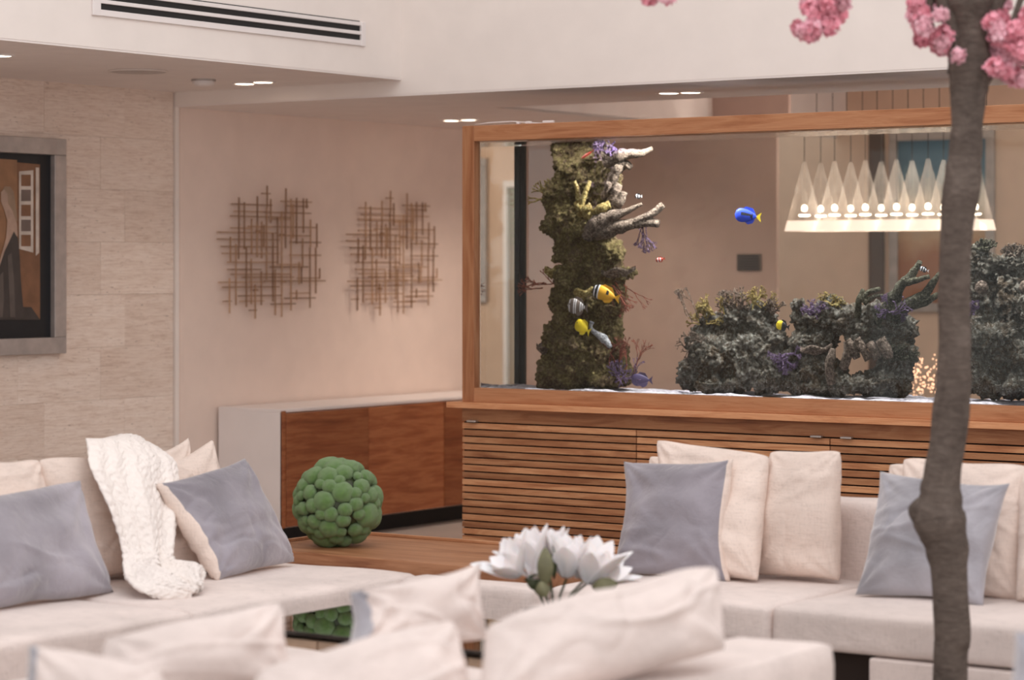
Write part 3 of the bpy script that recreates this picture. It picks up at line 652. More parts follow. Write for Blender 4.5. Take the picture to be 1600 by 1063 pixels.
# --- low reef, left mound
r1 = thing('reef_rock_mound', base(1140), 'rounded grey live rock mound with frilly coral on its top in the middle', 'reef rock')
rockmesh('rock_body', [blob(*a) for a in ((1098, 540, .25, 30, 34), (1084, 582, .25, 26, 32), (1118, 508, .27, 24, 20), (1120, 560, .22, 44, 44), (1152, 500, .27, 30, 24), (1186, 494, .27, 28, 28), (1170, 560, .24, 44, 46), (1210, 585, .24, 40, 30), (1230, 562, .24, 28, 16), (1252, 600, .24, 34, 20), (1130, 600, .22, 50, 18), (1195, 540, .25, 34, 34))], M['rockb'], r1, .0075, .032, 3)
for k, (x, y, s_) in enumerate(((1120, 490, 40), (1150, 485, 44), (1180, 482, 46), (1200, 490, 34), (1100, 505, 34), (1138, 495, 36))): bush('frilly_coral', M['coral_tan'] if k % 2 == 0 else M['coral_grey'], r1, x, y, .22, s_, 12, 20+k, (0, -1), 1.1, 2)
bush('sea_whip', M['coral_grey'], r1, 1095, 500, .2, 74, 3, 31, (-.25, -1), .10, 1.2)
bush('purple_frill_coral', M['coral_pur'], r1, 1225, 556, .12, 36, 14, 33, (0, .6), 1.5, 2)
bush('pale_frill_coral', M['coral_grey'], r1, 1075, 540, .12, 34, 10, 34, (-.3, -1), 1.5, 2)
# --- low reef, right mound with arch
r2 = thing('reef_rock_arch', base(1340), 'dark live rock arch with antler branches on top left of the tree trunk', 'reef rock')
rockmesh('rock_body', [blob(*a) for a in ((1262, 500, .25, 24, 16), (1300, 492, .27, 32, 30), (1330, 500, .27, 34, 28), (1365, 500, .25, 34, 30), (1400, 515, .25, 32, 34), (1275, 535, .27, 38, 26), (1285, 580, .25, 40, 32), (1300, 604, .24, 44, 20), (1398, 555, .24, 32, 34), (1392, 596, .25, 36, 30), (1345, 604, .24, 44, 16), (1355, 530, .28, 34, 18), (1250, 480, .22, 12, 14), (1300, 468, .25, 18, 12))], M['rockb'], r2, .0075, .030, 5)
coral('antler_coral', M['coral_dark'], r2, [([(1375, 500, .2), (1390, 480, .15), (1400, 460, .13), (1410, 442, .12), (1424, 430, .12), (1438, 408, .12)], [14, 12, 9, 7, 6, 4]), ([(1410, 442, .12), (1430, 438, .1), (1452, 432, .1)], [6, 5, 3]), ([(1395, 490, .15), (1420, 475, .12), (1445, 460, .12), (1468, 427, .12)], [13, 10, 8, 4]), ([(1420, 478, .12), (1445, 472, .12), (1466, 460, .1)], [8, 6, 4]), ([(1340, 495, .18), (1342, 470, .15), (1349, 452, .15)], [6, 5, 3]), ([(1345, 470, .15), (1358, 456, .15), (1375, 452, .15)], [5, 4, 3]), ([(1350, 474, .15), (1366, 463, .15), (1380, 462, .15)], [5, 3, 2])])
coral('tube_coral', M['coral_grey'], r2, [([(1300, 600, .1), (1296, 570, .08), (1302, 545, .08)], [7, 8, 5]), ([(1318, 575, .1), (1324, 555, .08), (1323, 534, .08)], [7, 7, 5]), ([(1340, 560, .08), (1332, 542, .07), (1325, 532, .07)], [6, 7, 6]), ([(1358, 562, .08), (1348, 545, .07), (1339, 530, .07)], [7, 7, 6]), ([(1372, 560, .08), (1366, 548, .07), (1358, 536, .07)], [7, 7, 6]), ([(1390, 560, .08), (1384, 545, .07), (1376, 530, .07)], [7, 8, 8])])
plate('plate_coral', M['coral_grey'], r2, 1275, 542, .15, 26, 8, seed=8)
bush('purple_frill_coral', M['coral_pur'], r2, 1395, 490, .12, 40, 16, 41, (0, -.6), 1.6, 2)
bush('purple_frill_coral', M['coral_pur'], r2, 1270, 492, .14, 30, 12, 42, (0, -1), 1.4, 2)
bush('dark_bush_coral', M['coral_dark'], r2, 1410, 560, .12, 34, 14, 43, (0, -1), 1.6, 2.4)
bush('crest_coral', M['coral_tan'], r2, 1300, 478, .2, 28, 12, 44, (0, -1), 1.4, 2.4)
# --- tall rock at the right
r3 = thing('reef_rock_tower', base(1575), 'tall dark live rock tower right of the tree trunk', 'reef rock')
rockmesh('rock_body', [blob(*a) for a in ((1532, 412, .25, 26, 26), (1560, 410, .27, 30, 18), (1600, 412, .27, 34, 20), (1530, 460, .25, 28, 40), (1535, 520, .25, 32, 40), (1560, 530, .23, 44, 30), (1545, 580, .25, 44, 40), (1595, 560, .25, 40, 44), (1620, 470, .25, 30, 60), (1600, 600, .25, 60, 22), (1660, 560, .25, 50, 60), (1640, 430, .27, 40, 30), (1535, 388, .25, 16, 14), (1700, 500, .25, 50, 60), (1578, 460, .50, 40, 50, .04))], M['rockb'], r3, .008, .030, 7)
coral('crater_coral', M['coral_grey'], r3, [([(1533, 452, .1), (1534, 446, .07)], [9, 8]), ([(1603, 452, .1), (1602, 446, .06)], [10, 8])])
bush('crest_coral', M['coral_dark'], r3, 1535, 392, .2, 26, 14, 51, (0, -1), 1.2, 3)
bush('crest_coral', M['coral_grey'], r3, 1585, 400, .2, 26, 14, 53, (0, -1), 1.5, 2.4)
bush('purple_frill_coral', M['coral_pur'], r3, 1524, 482, .1, 20, 10, 52, (-.5, -.3), 1.4, 2)

# ------------------------------------------------------------------ fish
def fish(name, x, y, d, L, H, ang, mats, pat, tail=0, fin=0, label='', flip=1, slim=.22, sail=1.0):
    c = pt(x, y, d); s_ = 300.; L /= s_; H /= s_; bm = bmesh.new(); n, sg = 20, 14; rings = []
    prof = lambda s: max(.03, (math.sin(math.pi*min(1, s**.62*1.0))**.75)*(1 if s < .8 else 1)) if s < .93 else .10
    for i in range(n+1):
        s = i/n; h = H/2*max(.10 if s > .5 else .02, prof(s)); t = L*slim*.5*max(.06, math.sin(math.pi*min(.97, s**.6)))
        rings.append([bm.verts.new(Vector(((s-.5)*L, math.cos(2*math.pi*q/sg)*t, math.sin(2*math.pi*q/sg)*h))) for q in range(sg)])
    for i in range(n):
        for q in range(sg):
            f = bm.faces.new((rings[i][q], rings[i+1][q], rings[i+1][(q+1) % sg], rings[i][(q+1) % sg])); m_ = f.calc_center_median(); f.material_index = pat((i+.5)/n, m_.z/(H/2)); f.smooth = True
    bm.faces.new(rings[0][::-1]); bm.faces.new(rings[-1])
    rot = Matrix.Rotation(ang, 4, 'Y') @ Matrix.Diagonal((flip, 1, 1, 1))
    t_ = thing(name, c, label, 'fish')
    def put(nm, b, mm):
        bmesh.ops.transform(b, matrix=Matrix.Translation(c) @ rot, verts=b.verts); bmesh.ops.recalc_face_normals(b, faces=b.faces); return add(nm, b, mm, t_)
    put('body', bm, mats)
    b = bmesh.new(); poly(b, [(L*.44, -.0008, H*.05), (L*.66, -.0008, H*.34), (L*.60, -.0008, 0), (L*.66, -.0008, -H*.34), (L*.44, -.0008, -H*.05)], (0, .0016, 0)); put('tail_fin', b, mats[tail])
    b = bmesh.new(); poly(b, [(-L*.22, -.0008, H*.40), (-L*.05, -.0008, H*(.5+.13*sail)), (L*.25, -.0008, H*(.42+.13*sail)), (L*.40, -.0008, H*.2), (L*.30, -.0008, H*.12), (0, -.0008, H*.4)], (0, .0016, 0)); put('dorsal_fin', b, mats[fin])
    b = bmesh.new(); poly(b, [(-L*.05, -.0008, -H*.42), (L*.1, -.0008, -H*(.5+.1*sail)), (L*.3, -.0008, -H*(.38+.1*sail)), (L*.40, -.0008, -H*.2), (L*.2, -.0008, -H*.25)], (0, .0016, 0)); put('anal_fin', b, mats[fin])
    for sy in (-1, 1):
        b = bmesh.new(); bmesh.ops.create_icosphere(b, subdivisions=1, radius=H*.05+.0008, matrix=Matrix.Translation((-L*.36, sy*L*slim*.30, H*.10))); put('eye', b, M['fblack'])
    return t_
F = M
fish('blue_tang', 1166, 337, .08, 38, 21, .12, [F['blue'], F['yellow'], F['fblack']], lambda s, t: 2 if (.3 < s < .75 and .1 < t < .35) or (.70 < s < .78 and abs(t) < .35) else (1 if s > .93 else 0), 1, 0, 'bright blue tang with yellow tail swimming in open water')
fish('foxface_fish', 944, 459, .05, 44, 22, .28, [F['orange'], F['fwhite'], F['fblack']], lambda s, t: 2 if s < .10 or .17 < s < .24 or (.6 < s < .68 and -.1 < t < .5) else (1 if s < .3 else 0), 0, 0, 'yellow fish with black and white striped head in front of the rock column')
fish('striped_tang', 901, 479, .05, 32, 24, .1, [F['taupe'], F['fwhite'], F['fblack']], lambda s, t: (1 if int(s*26) % 3 == 0 else 0), 0, 0, 'grey white-striped tang in front of the rock column')
fish('yellow_tang', 909, 511, .04, 26, 20, .5, [F['yellow'], F['fwhite'], F['fblack']], lambda s, t: 0, 0, 0, 'plain yellow tang low in front of the rock column')
fish('purple_tang', 1001, 594, .08, 32, 19, 0, [F['purple'], F['fblack'], F['red']], lambda s, t: 0, 0, 0, 'dull purple tang near the sand beside the rock column')
fish('damselfish', 997, 307, .1, 11, 7, 0, [F['fwhite'], F['fblack']], lambda s, t: 1 if int(s*5) % 2 == 0 else 0, 0, 1, 'tiny black and white damselfish above the horn coral')
fish('clownfish', 1031, 406, .1, 14, 7, -.2, [F['red'], F['fwhite']], lambda s, t: 1 if .25 < s < .35 or .55 < s < .65 else 0, 0, 0, 'tiny reddish white-banded fish right of the rock column')
fish('bicolor_angelfish', 1222, 509, .06, 19, 14, .2, [F['yellow'], F['fblack']], lambda s, t: 1 if s > .5 else 0, 1, 1, 'small fish yellow in front and black behind between the two mounds')
fish('red_wrasse', 917, 242, .04, 22, 4, -.5, [F['red'], F['fwhite']], lambda s, t: 0, 0, 0, 'slender red fish at the top of the rock column', slim=.12)
fish('striped_damselfish', 1443, 421, .06, 13, 7, .3, [F['fwhite'], F['fblack']], lambda s, t: 1 if int(s*7) % 2 == 0 else 0, 0, 1, 'tiny striped fish at the tip of the antler coral')

# ------------------------------------------------------------------ dining side: chandelier, paintings, vent, fill lights, glowing beads
q = pb(1172, 397, 6.6); q2 = pb(1209, 423, 6.6)
vt = thing('wall_vent', ((q.x+q2.x)/2, 6.6, q2.z), 'small dark wall grille on the mauve wall behind the aquarium', 'vent')
bx('vent_frame', (q.x, 6.585, q2.z), (q2.x, 6.60, q.z), M['taupe'], vt, .002); hz_ = (q.z-q2.z)
for k in range(6): bx('louvre', (q.x+.01, 6.578, q2.z+hz_*(k+.3)/6.4), (q2.x-.01, 6.586, q2.z+hz_*(k+.8)/6.4), M['mat'], vt)
CHB, CA0 = 6.1, pb(1276, 150, 6.1).x
zbot = EYE+(418-361.5)/(FPX/15.4); ch_h = .42
hd = thing('cone_chandelier', (CA0+.6, CHB+.1, zbot), 'row chandelier of clear glass cones with glowing frosted rims seen through the aquarium', 'chandelier')
bx('canopy', (CA0-.1, CHB-.05, 2.92), (CA0+1.25, CHB+.27, 2.95), M['chrome'], hd, .004)
protos = None; zc0 = zbot
for row in range(2):
    for k in range(6):
        a_ = CA0+k*.205; b_ = CHB+row*.21
        if protos is None:
            bm = bmesh.new(); tube(bm, [(a_, b_, zc0+ch_h), (a_, b_, 2.92)], .0022, 6); cord = add('cord', bm, M['dark'], hd, (a_, b_, zc0))
            bm = bmesh.new(); lathe(bm, [(.104, .062), (.012, ch_h), (.009, ch_h), (.101, .062)], (a_, b_, zc0), 28); cone = add('glass_cone', bm, M['cone'], hd, (a_, b_, zc0), smooth=True)
            bm = bmesh.new(); lathe(bm, [(.120, 0), (.104, .062), (.100, .062), (.116, 0), (.120, 0)], (a_, b_, zc0), 28); ring = add('frosted_rim', bm, M['frost'], hd, (a_, b_, zc0), smooth=True)
            bm = bmesh.new(); lathe(bm, [(0, .12), (.013, .123), (.018, .138), (.012, .155), (0, .16)], (a_, b_, zc0), 14); bulb = add('bulb', bm, M['bulb'], hd, (a_, b_, zc0), smooth=True)
            bm = bmesh.new(); lathe(bm, [(.016, .175), (.018, .34), (.008, .40)], (a_, b_, zc0), 14); stem = add('lamp_tube', bm, M['cone'], hd, (a_, b_, zc0), smooth=True)
            bm = bmesh.new(); lathe(bm, [(0, .088), (.03, .09), (.036, .096), (.03, .1), (0, .1)], (a_, b_, zc0), 16); disc = add('glowing_disc', bm, M['lamp'], hd, (a_, b_, zc0), smooth=True)
            protos = [cord, cone, ring, bulb, stem, disc]
        else:
            for o_ in protos: copy_at(o_, hd, (a_, b_, zc0))
for k in range(4): light('chandelier_light', 'POINT', (CA0+.1+k*.33, CHB+.1, zbot+.02), 9, (1, .84, .72), rad=0)
light('chandelier_uplight', 'POINT', (CA0+.6, CHB+.6, zbot+.5), 14, (1, .86, .75), rad=0)
light('dining_fill', 'SPOT', (1.6, 6.2, 2.9), 90, (1, .78, .62), spot=130, blend=1, rad=0, target=(1.9, 8.5, 1.2))  # added fill without a fitting, brightens the dining wall
light('dining_fill', 'SPOT', (-2.9, 5.4, 2.48), 62, (1, .84, .72), spot=140, blend=1, rad=0, target=(-2.9, 5.7, 0))  # added fill without a fitting, brightens the mauve wall
def painting(x0, x1, z0, z1, name, label, seed):
    t = thing(name, ((x0+x1)/2, 8.5, z0), label, 'painting'); f_ = .06
    for lo, hi in (((x0, 8.46, z1-f_), (x1, 8.5, z1)), ((x0, 8.46, z0), (x1, 8.5, z0+f_)), ((x0, 8.46, z0+f_), (x0+f_, 8.5, z1-f_)), ((x1-f_, 8.46, z0+f_), (x1, 8.5, z1-f_))): bx('frame_bar', lo, hi, M['silver'], t, .004)
    xs0, xs1, h = x0+f_, x1-f_, z1-z0-2*f_
    cv = bx('canvas', (xs0, 8.485, z0+f_), (xs1, 8.498, z1-f_), M['sandc'], t)
    m = NT('painted_landscape_%s' % 'ab'[seed]); tc = m.n('ShaderNodeTexCoord'); sx = m.n('ShaderNodeSeparateXYZ'); m.l(tc.outputs['Generated'], sx.inputs[0])
    nz = m.noise(tc.outputs['Object'], 4, 5, .6); ad = m.n('ShaderNodeMath', operation='MULTIPLY_ADD'); m.l(nz, ad.inputs[0]); ad.inputs[1].default_value = .3; m.l(sx.outputs[2], ad.inputs[2])
    m.fin(m.ramp(ad.outputs[0], [(.2, (150, 96, 62)), (.42, (158, 104, 70)), (.55, (186, 152, 118)), (.78, (176, 166, 148)), (.95, (96, 130, 146)), (1.0, (70, 108, 130))]), .5)
    cv.data.materials.clear(); cv.data.materials.append(m.m)
l_ = pb(1408, 220, 8.5).x; r_ = pb(1570, 220, 8.5).x
painting(l_, r_, pb(1480, 487, 8.5).z, pb(1480, 207, 8.5).z, 'landscape_painting', 'framed blue and rust landscape painting seen behind the glass cones', 0)
painting(2.016, 3.2, 1.33, 2.45, 'second_painting', 'tall framed painting reflected in the aquarium left end', 1)
bx_l = bx('door_1', (l_-.16, 8.47, 0), (l_-.05, 8.5, 2.55), M['umber']); S(bx_l)
# centrepiece on the dining table, its sparkle made by emissive beads
tp = pt(1440, 600, .3)
GX, GB = pb(1458, 590, 6.0).x, 6.0
dt = thing('dining_table', (GX, GB, 0), 'dark dining table behind the aquarium', 'table')
bx('table_top', (GX-1.1, GB-.5, .70), (GX+1.3, GB+.6, .75), M['umber'], dt, .005, 2)
for sx in (-.95, 1.1):
    for sy in (-.4, .5): bx('leg', (GX+sx, GB+sy-.03, 0), (GX+sx+.06, GB+sy+.03, .70), M['umber'], dt, .004)
ct = thing('bead_centrepiece', (GX, GB, .75), 'gold bead centrepiece with self-glowing sparkle behind the aquarium', 'ornament')
bm = bmesh.new(); lathe(bm, [(.08, 0), (.09, .01), (.02, .03), (.015, .1), (0, .12)], (GX, GB, .75), 20); add('foot', bm, M['chrome'], ct, smooth=True)
mgl = emit('glowing_bead', (255, 196, 160), 1.8); bd = None  # beads emit light themselves to imitate sparkle
for k in range(170):
    d_ = Vector((R.gauss(0, 1), R.gauss(0, 1), R.gauss(0, 1))).normalized()*R.uniform(.05, .17); p_ = Vector((GX, GB, .94))+Vector((d_.x*1.1, d_.y, d_.z))
    if bd is None: bm = bmesh.new(); bmesh.ops.create_icosphere(bm, subdivisions=1, radius=.0055, matrix=Matrix.Translation(p_)); bd = add('bead', bm, mgl, ct, p_)
    else: copy_at(bd, ct, p_)

# ------------------------------------------------------------------ left sofa (runs along the left wall)
SZ = .43
ls = thing('left_sofa', (-.55, -2.4, 0), 'long cream linen sofa in front of the travertine wall', 'sofa')
bx('base_frame', (-1.05, -4.6, .06), (-.06, -.12, .28), M['cream'], ls, .01, 2)
def seat(par, lo, hi, r=.05, crown=.02, seed=1, nm='seat_cushion', n=(24, 30, 8), m='cream'):
    return add(nm, softbox(lo, hi, r, n, crown, .008, seed), M[m], par, smooth=True)
js = pz(300, 955, SZ).y
seat(ls, (-.98, js+.002, .27), (0, .045, SZ), .024, .014, 1, n=(30, 60, 8))
seat(ls, (-.98, js-1.75, .27), (0, js-.002, SZ), .022, .016, 2, n=(30, 60, 8))
seat(ls, (-.98, js-3.5, .27), (0, js-1.754, SZ), .024, .02, 3)
seat(ls, (-1.2, -4.6, .2), (-.98, -.15, .66), .06, .01, 4, 'backrest')
for x_, y_ in ((-1.0, -.25), (-.12, -.3), (-1.0, -4.4), (-.12, -4.4)): bx('leg', (x_, y_, 0), (x_+.05, y_+.05, .07), M['chrome'], ls)
# ------------------------------------------------------------------ right sofa
rs = thing('right_sofa', (2.6, .45, 0), 'long cream linen sofa in front of the slatted cabinet', 'sofa')
j2 = pz(1192, 950, SZ).x
seat(rs, (.62, 0, .29), (j2-.002, .88, SZ), .024, .010, 5, n=(30, 24, 8))
seat(rs, (j2+.002, 0, .29), (j2+2.1, .88, SZ), .024, .016, 6, n=(70, 30, 8))
seat(rs, (0.02, -.12, .27), (.615, .045, SZ), .022, .005, 7, 'corner_cushion', (20, 10, 8))
seat(rs, (.72, .80, .2), (j2+2.1, 1.02, .725), .045, .006, 8, 'backrest', (50, 8, 20))
bx('base_frame', (.66, .08, .14), (j2+2.0, .95, .29), M['dark'], rs, .01)
x5 = pb(1357, 1030, 0).x; bx('base_panel', (x5, .0, .04), (j2+2.1, .08, .285), M['cream'], rs, .008, 2)
for x_ in (.7, j2-.05, x5-.09): bx('leg', (x_, .1, 0), (x_+.06, .16, .15), M['chrome'], rs)
bn = thing('corner_bench', (-.2, .38, 0), 'low walnut corner bench carrying the green moss ball between the sofas', 'bench')
bx('bench_top', (-.86, .05, .405), (.60, .71, .475), M['bench'], bn, .006, 2)
bx('back_lip', (-.86, .695, .475), (.60, .712, .488), M['bench'], bn, .002)
bx('side_lip', (-.872, .05, .475), (-.858, .712, .488), M['bench'], bn, .002)
bx('bench_body', (-.80, .12, .0), (.56, .66, .405), M['bench'], bn)

# --- cushions
def cu(name, BL, BR, TR, TL, th, m, label, cat='cushion', group=None, **k):
    bm = cushion(BL, BR, TR, TL, th, **k); ms = [M[a] for a in m] if isinstance(m, tuple) else M[m]
    o = add(name, bm, ms, None, smooth=True); return tag(o, label, cat, group)
B0 = .50
cu('throw_pillow', pz(960, 898, .44), pz(1138, 909, .44), pb(1148, 719, .55), pb(977, 720, .60), .17, ('grey', 'cream2'), 'grey velvet pillow at the left end of the right sofa', seed=1, two=True, edge='R', ew=2, pinch=.075)
cu('back_cushion', pz(1040, 898, .445), pz(1186, 909, .445), pb(1206, 709, .66), pb(1022, 683, .72), .18, 'cream2', 'cream cushion directly behind the leftmost grey pillow of the right sofa', seed=2, pinch=.05)
cu('back_cushion', pb(1012, 880, .66), pb(1180, 892, .62), pb(1185, 735, .74), pb(1012, 708, .78), .13, 'cream2', 'cream cushion mostly hidden at the very back left of the right sofa', seed=12, pinch=.04)
cu('back_cushion', pz(1176, 899, .445), pz(1312, 909, .445), pb(1316, 701, .70), pb(1203, 703, .72), .19, 'cream2', 'upright cream cushion in the gap between the two grey pillows of the right sofa', seed=3, pinch=.03)
cu('throw_pillow', pz(1337, 931, .44), pz(1534, 947, .44), pb(1581, 757, .50), pb(1375, 735, .56), .16, 'grey2', 'pale grey velvet pillow behind the tree trunk', seed=4, pinch=.08)
cu('back_cushion', pz(1420, 925, .445), pz(1596, 938, .445), pb(1615, 730, .66), pb(1405, 711, .72), .19, 'cream2', 'cream cushion behind the pale grey pillow by the tree trunk', seed=5, pinch=.03)
cu('back_cushion', pb(1392, 905, .68), pb(1560, 915, .64), pb(1560, 745, .76), pb(1389, 722, .78), .11, 'cream2', 'second cream cushion peeking out left of the one behind the tree trunk', seed=6, pinch=.04)
cu('back_cushion', pb(1588, 938, .48), pb(1780, 948, .44), pb(1790, 745, .62), pb(1592, 735, .66), .17, 'cream2', 'cream cushion cut by the right picture edge', seed=7, pinch=.04)
# left sofa cushions
cu('throw_pillow', pa(-150, 972, -.42), pa(178, 930, -.52), pa(126, 750, -.74), pa(-140, 790, -.62), .17, ('grey', 'cream2'), 'blue-grey velvet pillow at the left picture edge', seed=21, two=True, pinch=.06)
cu('throw_pillow', pz(336, 908, .445), pz(461, 881, .445), pa(383, 717, -.62), pa(244, 757, -.64), .17, ('grey', 'cream2'), 'grey velvet pillow tilted against the cushions right of the knit throw', seed=22, two=True, edge='L', ew=2, pinch=.06)
cu('back_cushion', pz(95, 915, .45), pz(215, 900, .45), pa(205, 712, -.92), pa(57, 715, -.92), .20, 'cream2', 'cream cushion left of the knit throw', seed=23, pinch=.03)
cu('back_cushion', pa(-90, 935, -.80), pa(85, 905, -.80), pa(62, 718, -.94), pa(-80, 722, -.94), .18, 'cream2', 'cream cushion behind the blue-grey pillow at the left edge', seed=24, pinch=.04)
cu('back_cushion', pz(195, 905, .45), pz(335, 890, .45), pa(300, 735, -.86), pa(150, 690, -.90), .20, 'cream2', 'cream cushion that the knit throw is draped over', seed=25, pinch=.03)
cu('back_cushion', pa(200, 880, -.84), pa(330, 875, -.84), pa(295, 686, -.96), pa(205, 712, -.96), .12, 'cream2', 'cream cushion with a pointed corner right behind the knit throw', seed=26, pinch=.08)
cu('back_cushion', pa(260, 890, -.76), pa(380, 880, -.76), pa(331, 688, -.90), pa(262, 722, -.92), .13, 'cream2', 'pointed cream cushion just above the tilted grey pillow', seed=27, pinch=.08)
# --- knit throw: rows of left / right edge pixels with plane a
rowsT = [(150, 690, 232, 705, -1.04), (136, 690, 240, 700, -.98), (133, 688, 250, 706, -.90), (134, 705, 268, 722, -.80), (136, 730, 272, 745, -.735), (150, 765, 273, 775, -.68), (166, 800, 270, 805, -.63), (180, 835, 266, 840, -.59), (190, 865, 262, 868, -.55), (192, 888, 268, 884, -.50), (196, 903, 292, 884, -.42), (212, 914, 312, 886, -.34), (235, 925, 318, 893, -.29), (262, 931, 314, 905, -.25), (292, 937, 312, 918, -.22)]
bm = bmesh.new(); uvl = bm.loops.layers.uv.new('UVMap'); NU = 120; G = []
RR = resample([tuple(map(float, r)) for r in rowsT], 11)
for i, (x0, y0, x1, y1, a_) in enumerate(RR):
    A, B = pa(x0, y0, a_), pa(x1, y1, a_); row = []; v = i/(len(RR)-1)
    for j in range(NU+1):
        u = j/NU; p_ = A.lerp(B, u); ar = math.sin(math.pi*u)
        if i < 26: p_.z += .045*ar*(1-i/26)
        fold = .013*math.sin(u*13+v*5+1.5*noise.noise(Vector((u*3, v*6, 2))))+.013*noise.noise(Vector((u*9, v*4, 0)))+.004*math.sin(u*30+v*4)
        cab_ = .0065*abs(math.sin(u*math.pi*6.5+.35*math.sin(v*70+u*3)))+.0035*math.sin(v*190+3*math.sin(u*40))*(.5+.5*math.sin(u*41))
        p_.x += cab_ + fold*min(1, .25+v*1.6)*(1.0 if v < .65 else .35)+.05*ar**.6*(1 if v < .7 else .4)
        if v > .62: p_.z = max(p_.z, SZ+.012)+fold*.9+.018*ar
        row.append(bm.verts.new(p_))
    G.append(row)
for i in range(len(G)-1):
    for j in range(NU):
        f = bm.faces.new((G[i][j], G[i][j+1], G[i+1][j+1], G[i+1][j]))
        for lp, (uu, vv) in zip(f.loops, ((j, i), (j+1, i), (j+1, i+1), (j, i+1))): lp[uvl].uv = (uu/NU, vv/(len(G)-1))
kt = add('knit_throw', bm, M['knit'], None, smooth=True); tag(kt, 'white cable-knit throw draped over a cushion of the left sofa', 'throw blanket')
md = kt.modifiers.new('thickness', 'SOLIDIFY'); md.thickness = .012; md.offset = 0

# ------------------------------------------------------------------ moss ball
mc = pz(523, 854, .475); RB = .178; cen = Vector((mc.x, mc.y+.02, .475+RB-.004))
mb = thing('moss_ball', (cen.x, cen.y, .475), 'round green ball of moss clumps on the walnut bench', 'ornament')
bm = bmesh.new(); bmesh.ops.create_icosphere(bm, subdivisions=3, radius=RB*.86, matrix=Matrix.Translation(cen)); add('core', bm, M['leafdk'], mb, smooth=True)
RM = random.Random(4); pts = []
for k in range(4000):
    d_ = Vector((RM.gauss(0, 1), RM.gauss(0, 1), RM.gauss(0, 1))).normalized(); r_ = RM.choice((.060, .052, .042, .036)) if k < 60 else (RM.choice((.044, .036, .030)) if k < 1200 else RM.choice((.026, .022)))
    if all((d_*RB*.85-e*RB*.85).length > (r_+q)*.69 for e, q in pts): pts.append((d_, r_))
src = None
srcs = []
for s_ in range(3):
    pass
for d_, r_ in pts:
    p_ = cen+d_*(RB-.56*r_)
    if len(srcs) < 3:
        bm = bmesh.new(); bmesh.ops.create_icosphere(bm, subdivisions=4, radius=1)
        for v in bm.verts: v.co *= 1+.07*noise.noise(v.co*1.6+Vector((len(srcs)*5, 0, 0)))+.03*noise.noise(v.co*6)+.018*noise.noise(v.co*22)
        o_ = add('moss_clump', bm, M['moss'], mb, (0, 0, 0), smooth=True); srcs.append(o_); o_.location = p_-WL[mb.name]; WL[o_.name] = p_
    else: o_ = copy_at(RM.choice(srcs), mb, p_)
    o_.rotation_euler = d_.to_track_quat('Z', 'Y').to_euler(); o_.scale = (r_*1.06, r_*RM.uniform(.92, 1.08), r_*.78)

# ------------------------------------------------------------------ coffee table, magnolias
TZ = .42
ctb = thing('coffee_table', (1.3, -.8, 0), 'black glass topped coffee table between the sofas', 'coffee table')
ta0 = pz(490, 955, TZ).x; tb0 = pz(490, 990, TZ).y
bx('glass_top', (ta0, tb0, TZ-.012), (2.10, -.75, TZ), M['blackglass'], ctb, .002, 2)
bx('top_frame', (ta0+.1, tb0+.12, TZ-.045), (2.0, -.8, TZ-.012), M['black'], ctb, .002)
for k in range(5): bx('base_panel', (ta0+.03+k*.30, tb0+.03, 0), (ta0+.325+k*.30, tb0+.08, TZ-.03), M['tan'], ctb, .002)
for x_ in (ta0+.03, 2.0): 
    for y_ in (-.85, ): bx('leg', (x_, y_, 0), (x_+.07, y_+.07, TZ-.045), M['chrome'], ctb, .004)
bx('leg', (2.0, tb0+.05, 0), (2.07, tb0+.12, TZ-.045), M['chrome'], ctb, .004)
FY = 8.05
fc = pY(866, 900, FY)
fa = thing('magnolia_arrangement', (fc.x, fc.y, TZ), 'white magnolia blossoms with leaves in a low bowl on the coffee table', 'flowers')
bm = bmesh.new(); lathe(bm, [(.06, 0), (.07, .01), (.09, .05), (.10, .09), (.094, .09), (.08, .05), (0, .03)], (fc.x, fc.y, TZ), 28); add('bowl', bm, M['silver'], fa, smooth=True)
def petal(bm, c, out, up, L, W_, curl=.5, n=6):
    out = Vector(out).normalized(); up = Vector(up).normalized(); side = out.cross(up).normalized(); rows_ = []
    for i in range(n+1):
        t = i/n; wd = W_*.5*(math.sin(math.pi*(t**.9*.88+.08))**.8)*(1 if t < .97 else .10)
        cc = Vector(c)+up*(L*t)*(1-.15*t) + out*(L*curl*(t**1.0)*(1.0-.35*t+.28*t**3))
        rows_.append([bm.verts.new(cc+side*wd*s+(-out*.30*wd*(1-s*s))*-1) for s in (-1, -.5, 0, .5, 1)])
    for a, b in zip(rows_, rows_[1:]):
        for j in range(4): bm.faces.new((a[j], a[j+1], b[j+1], b[j]))
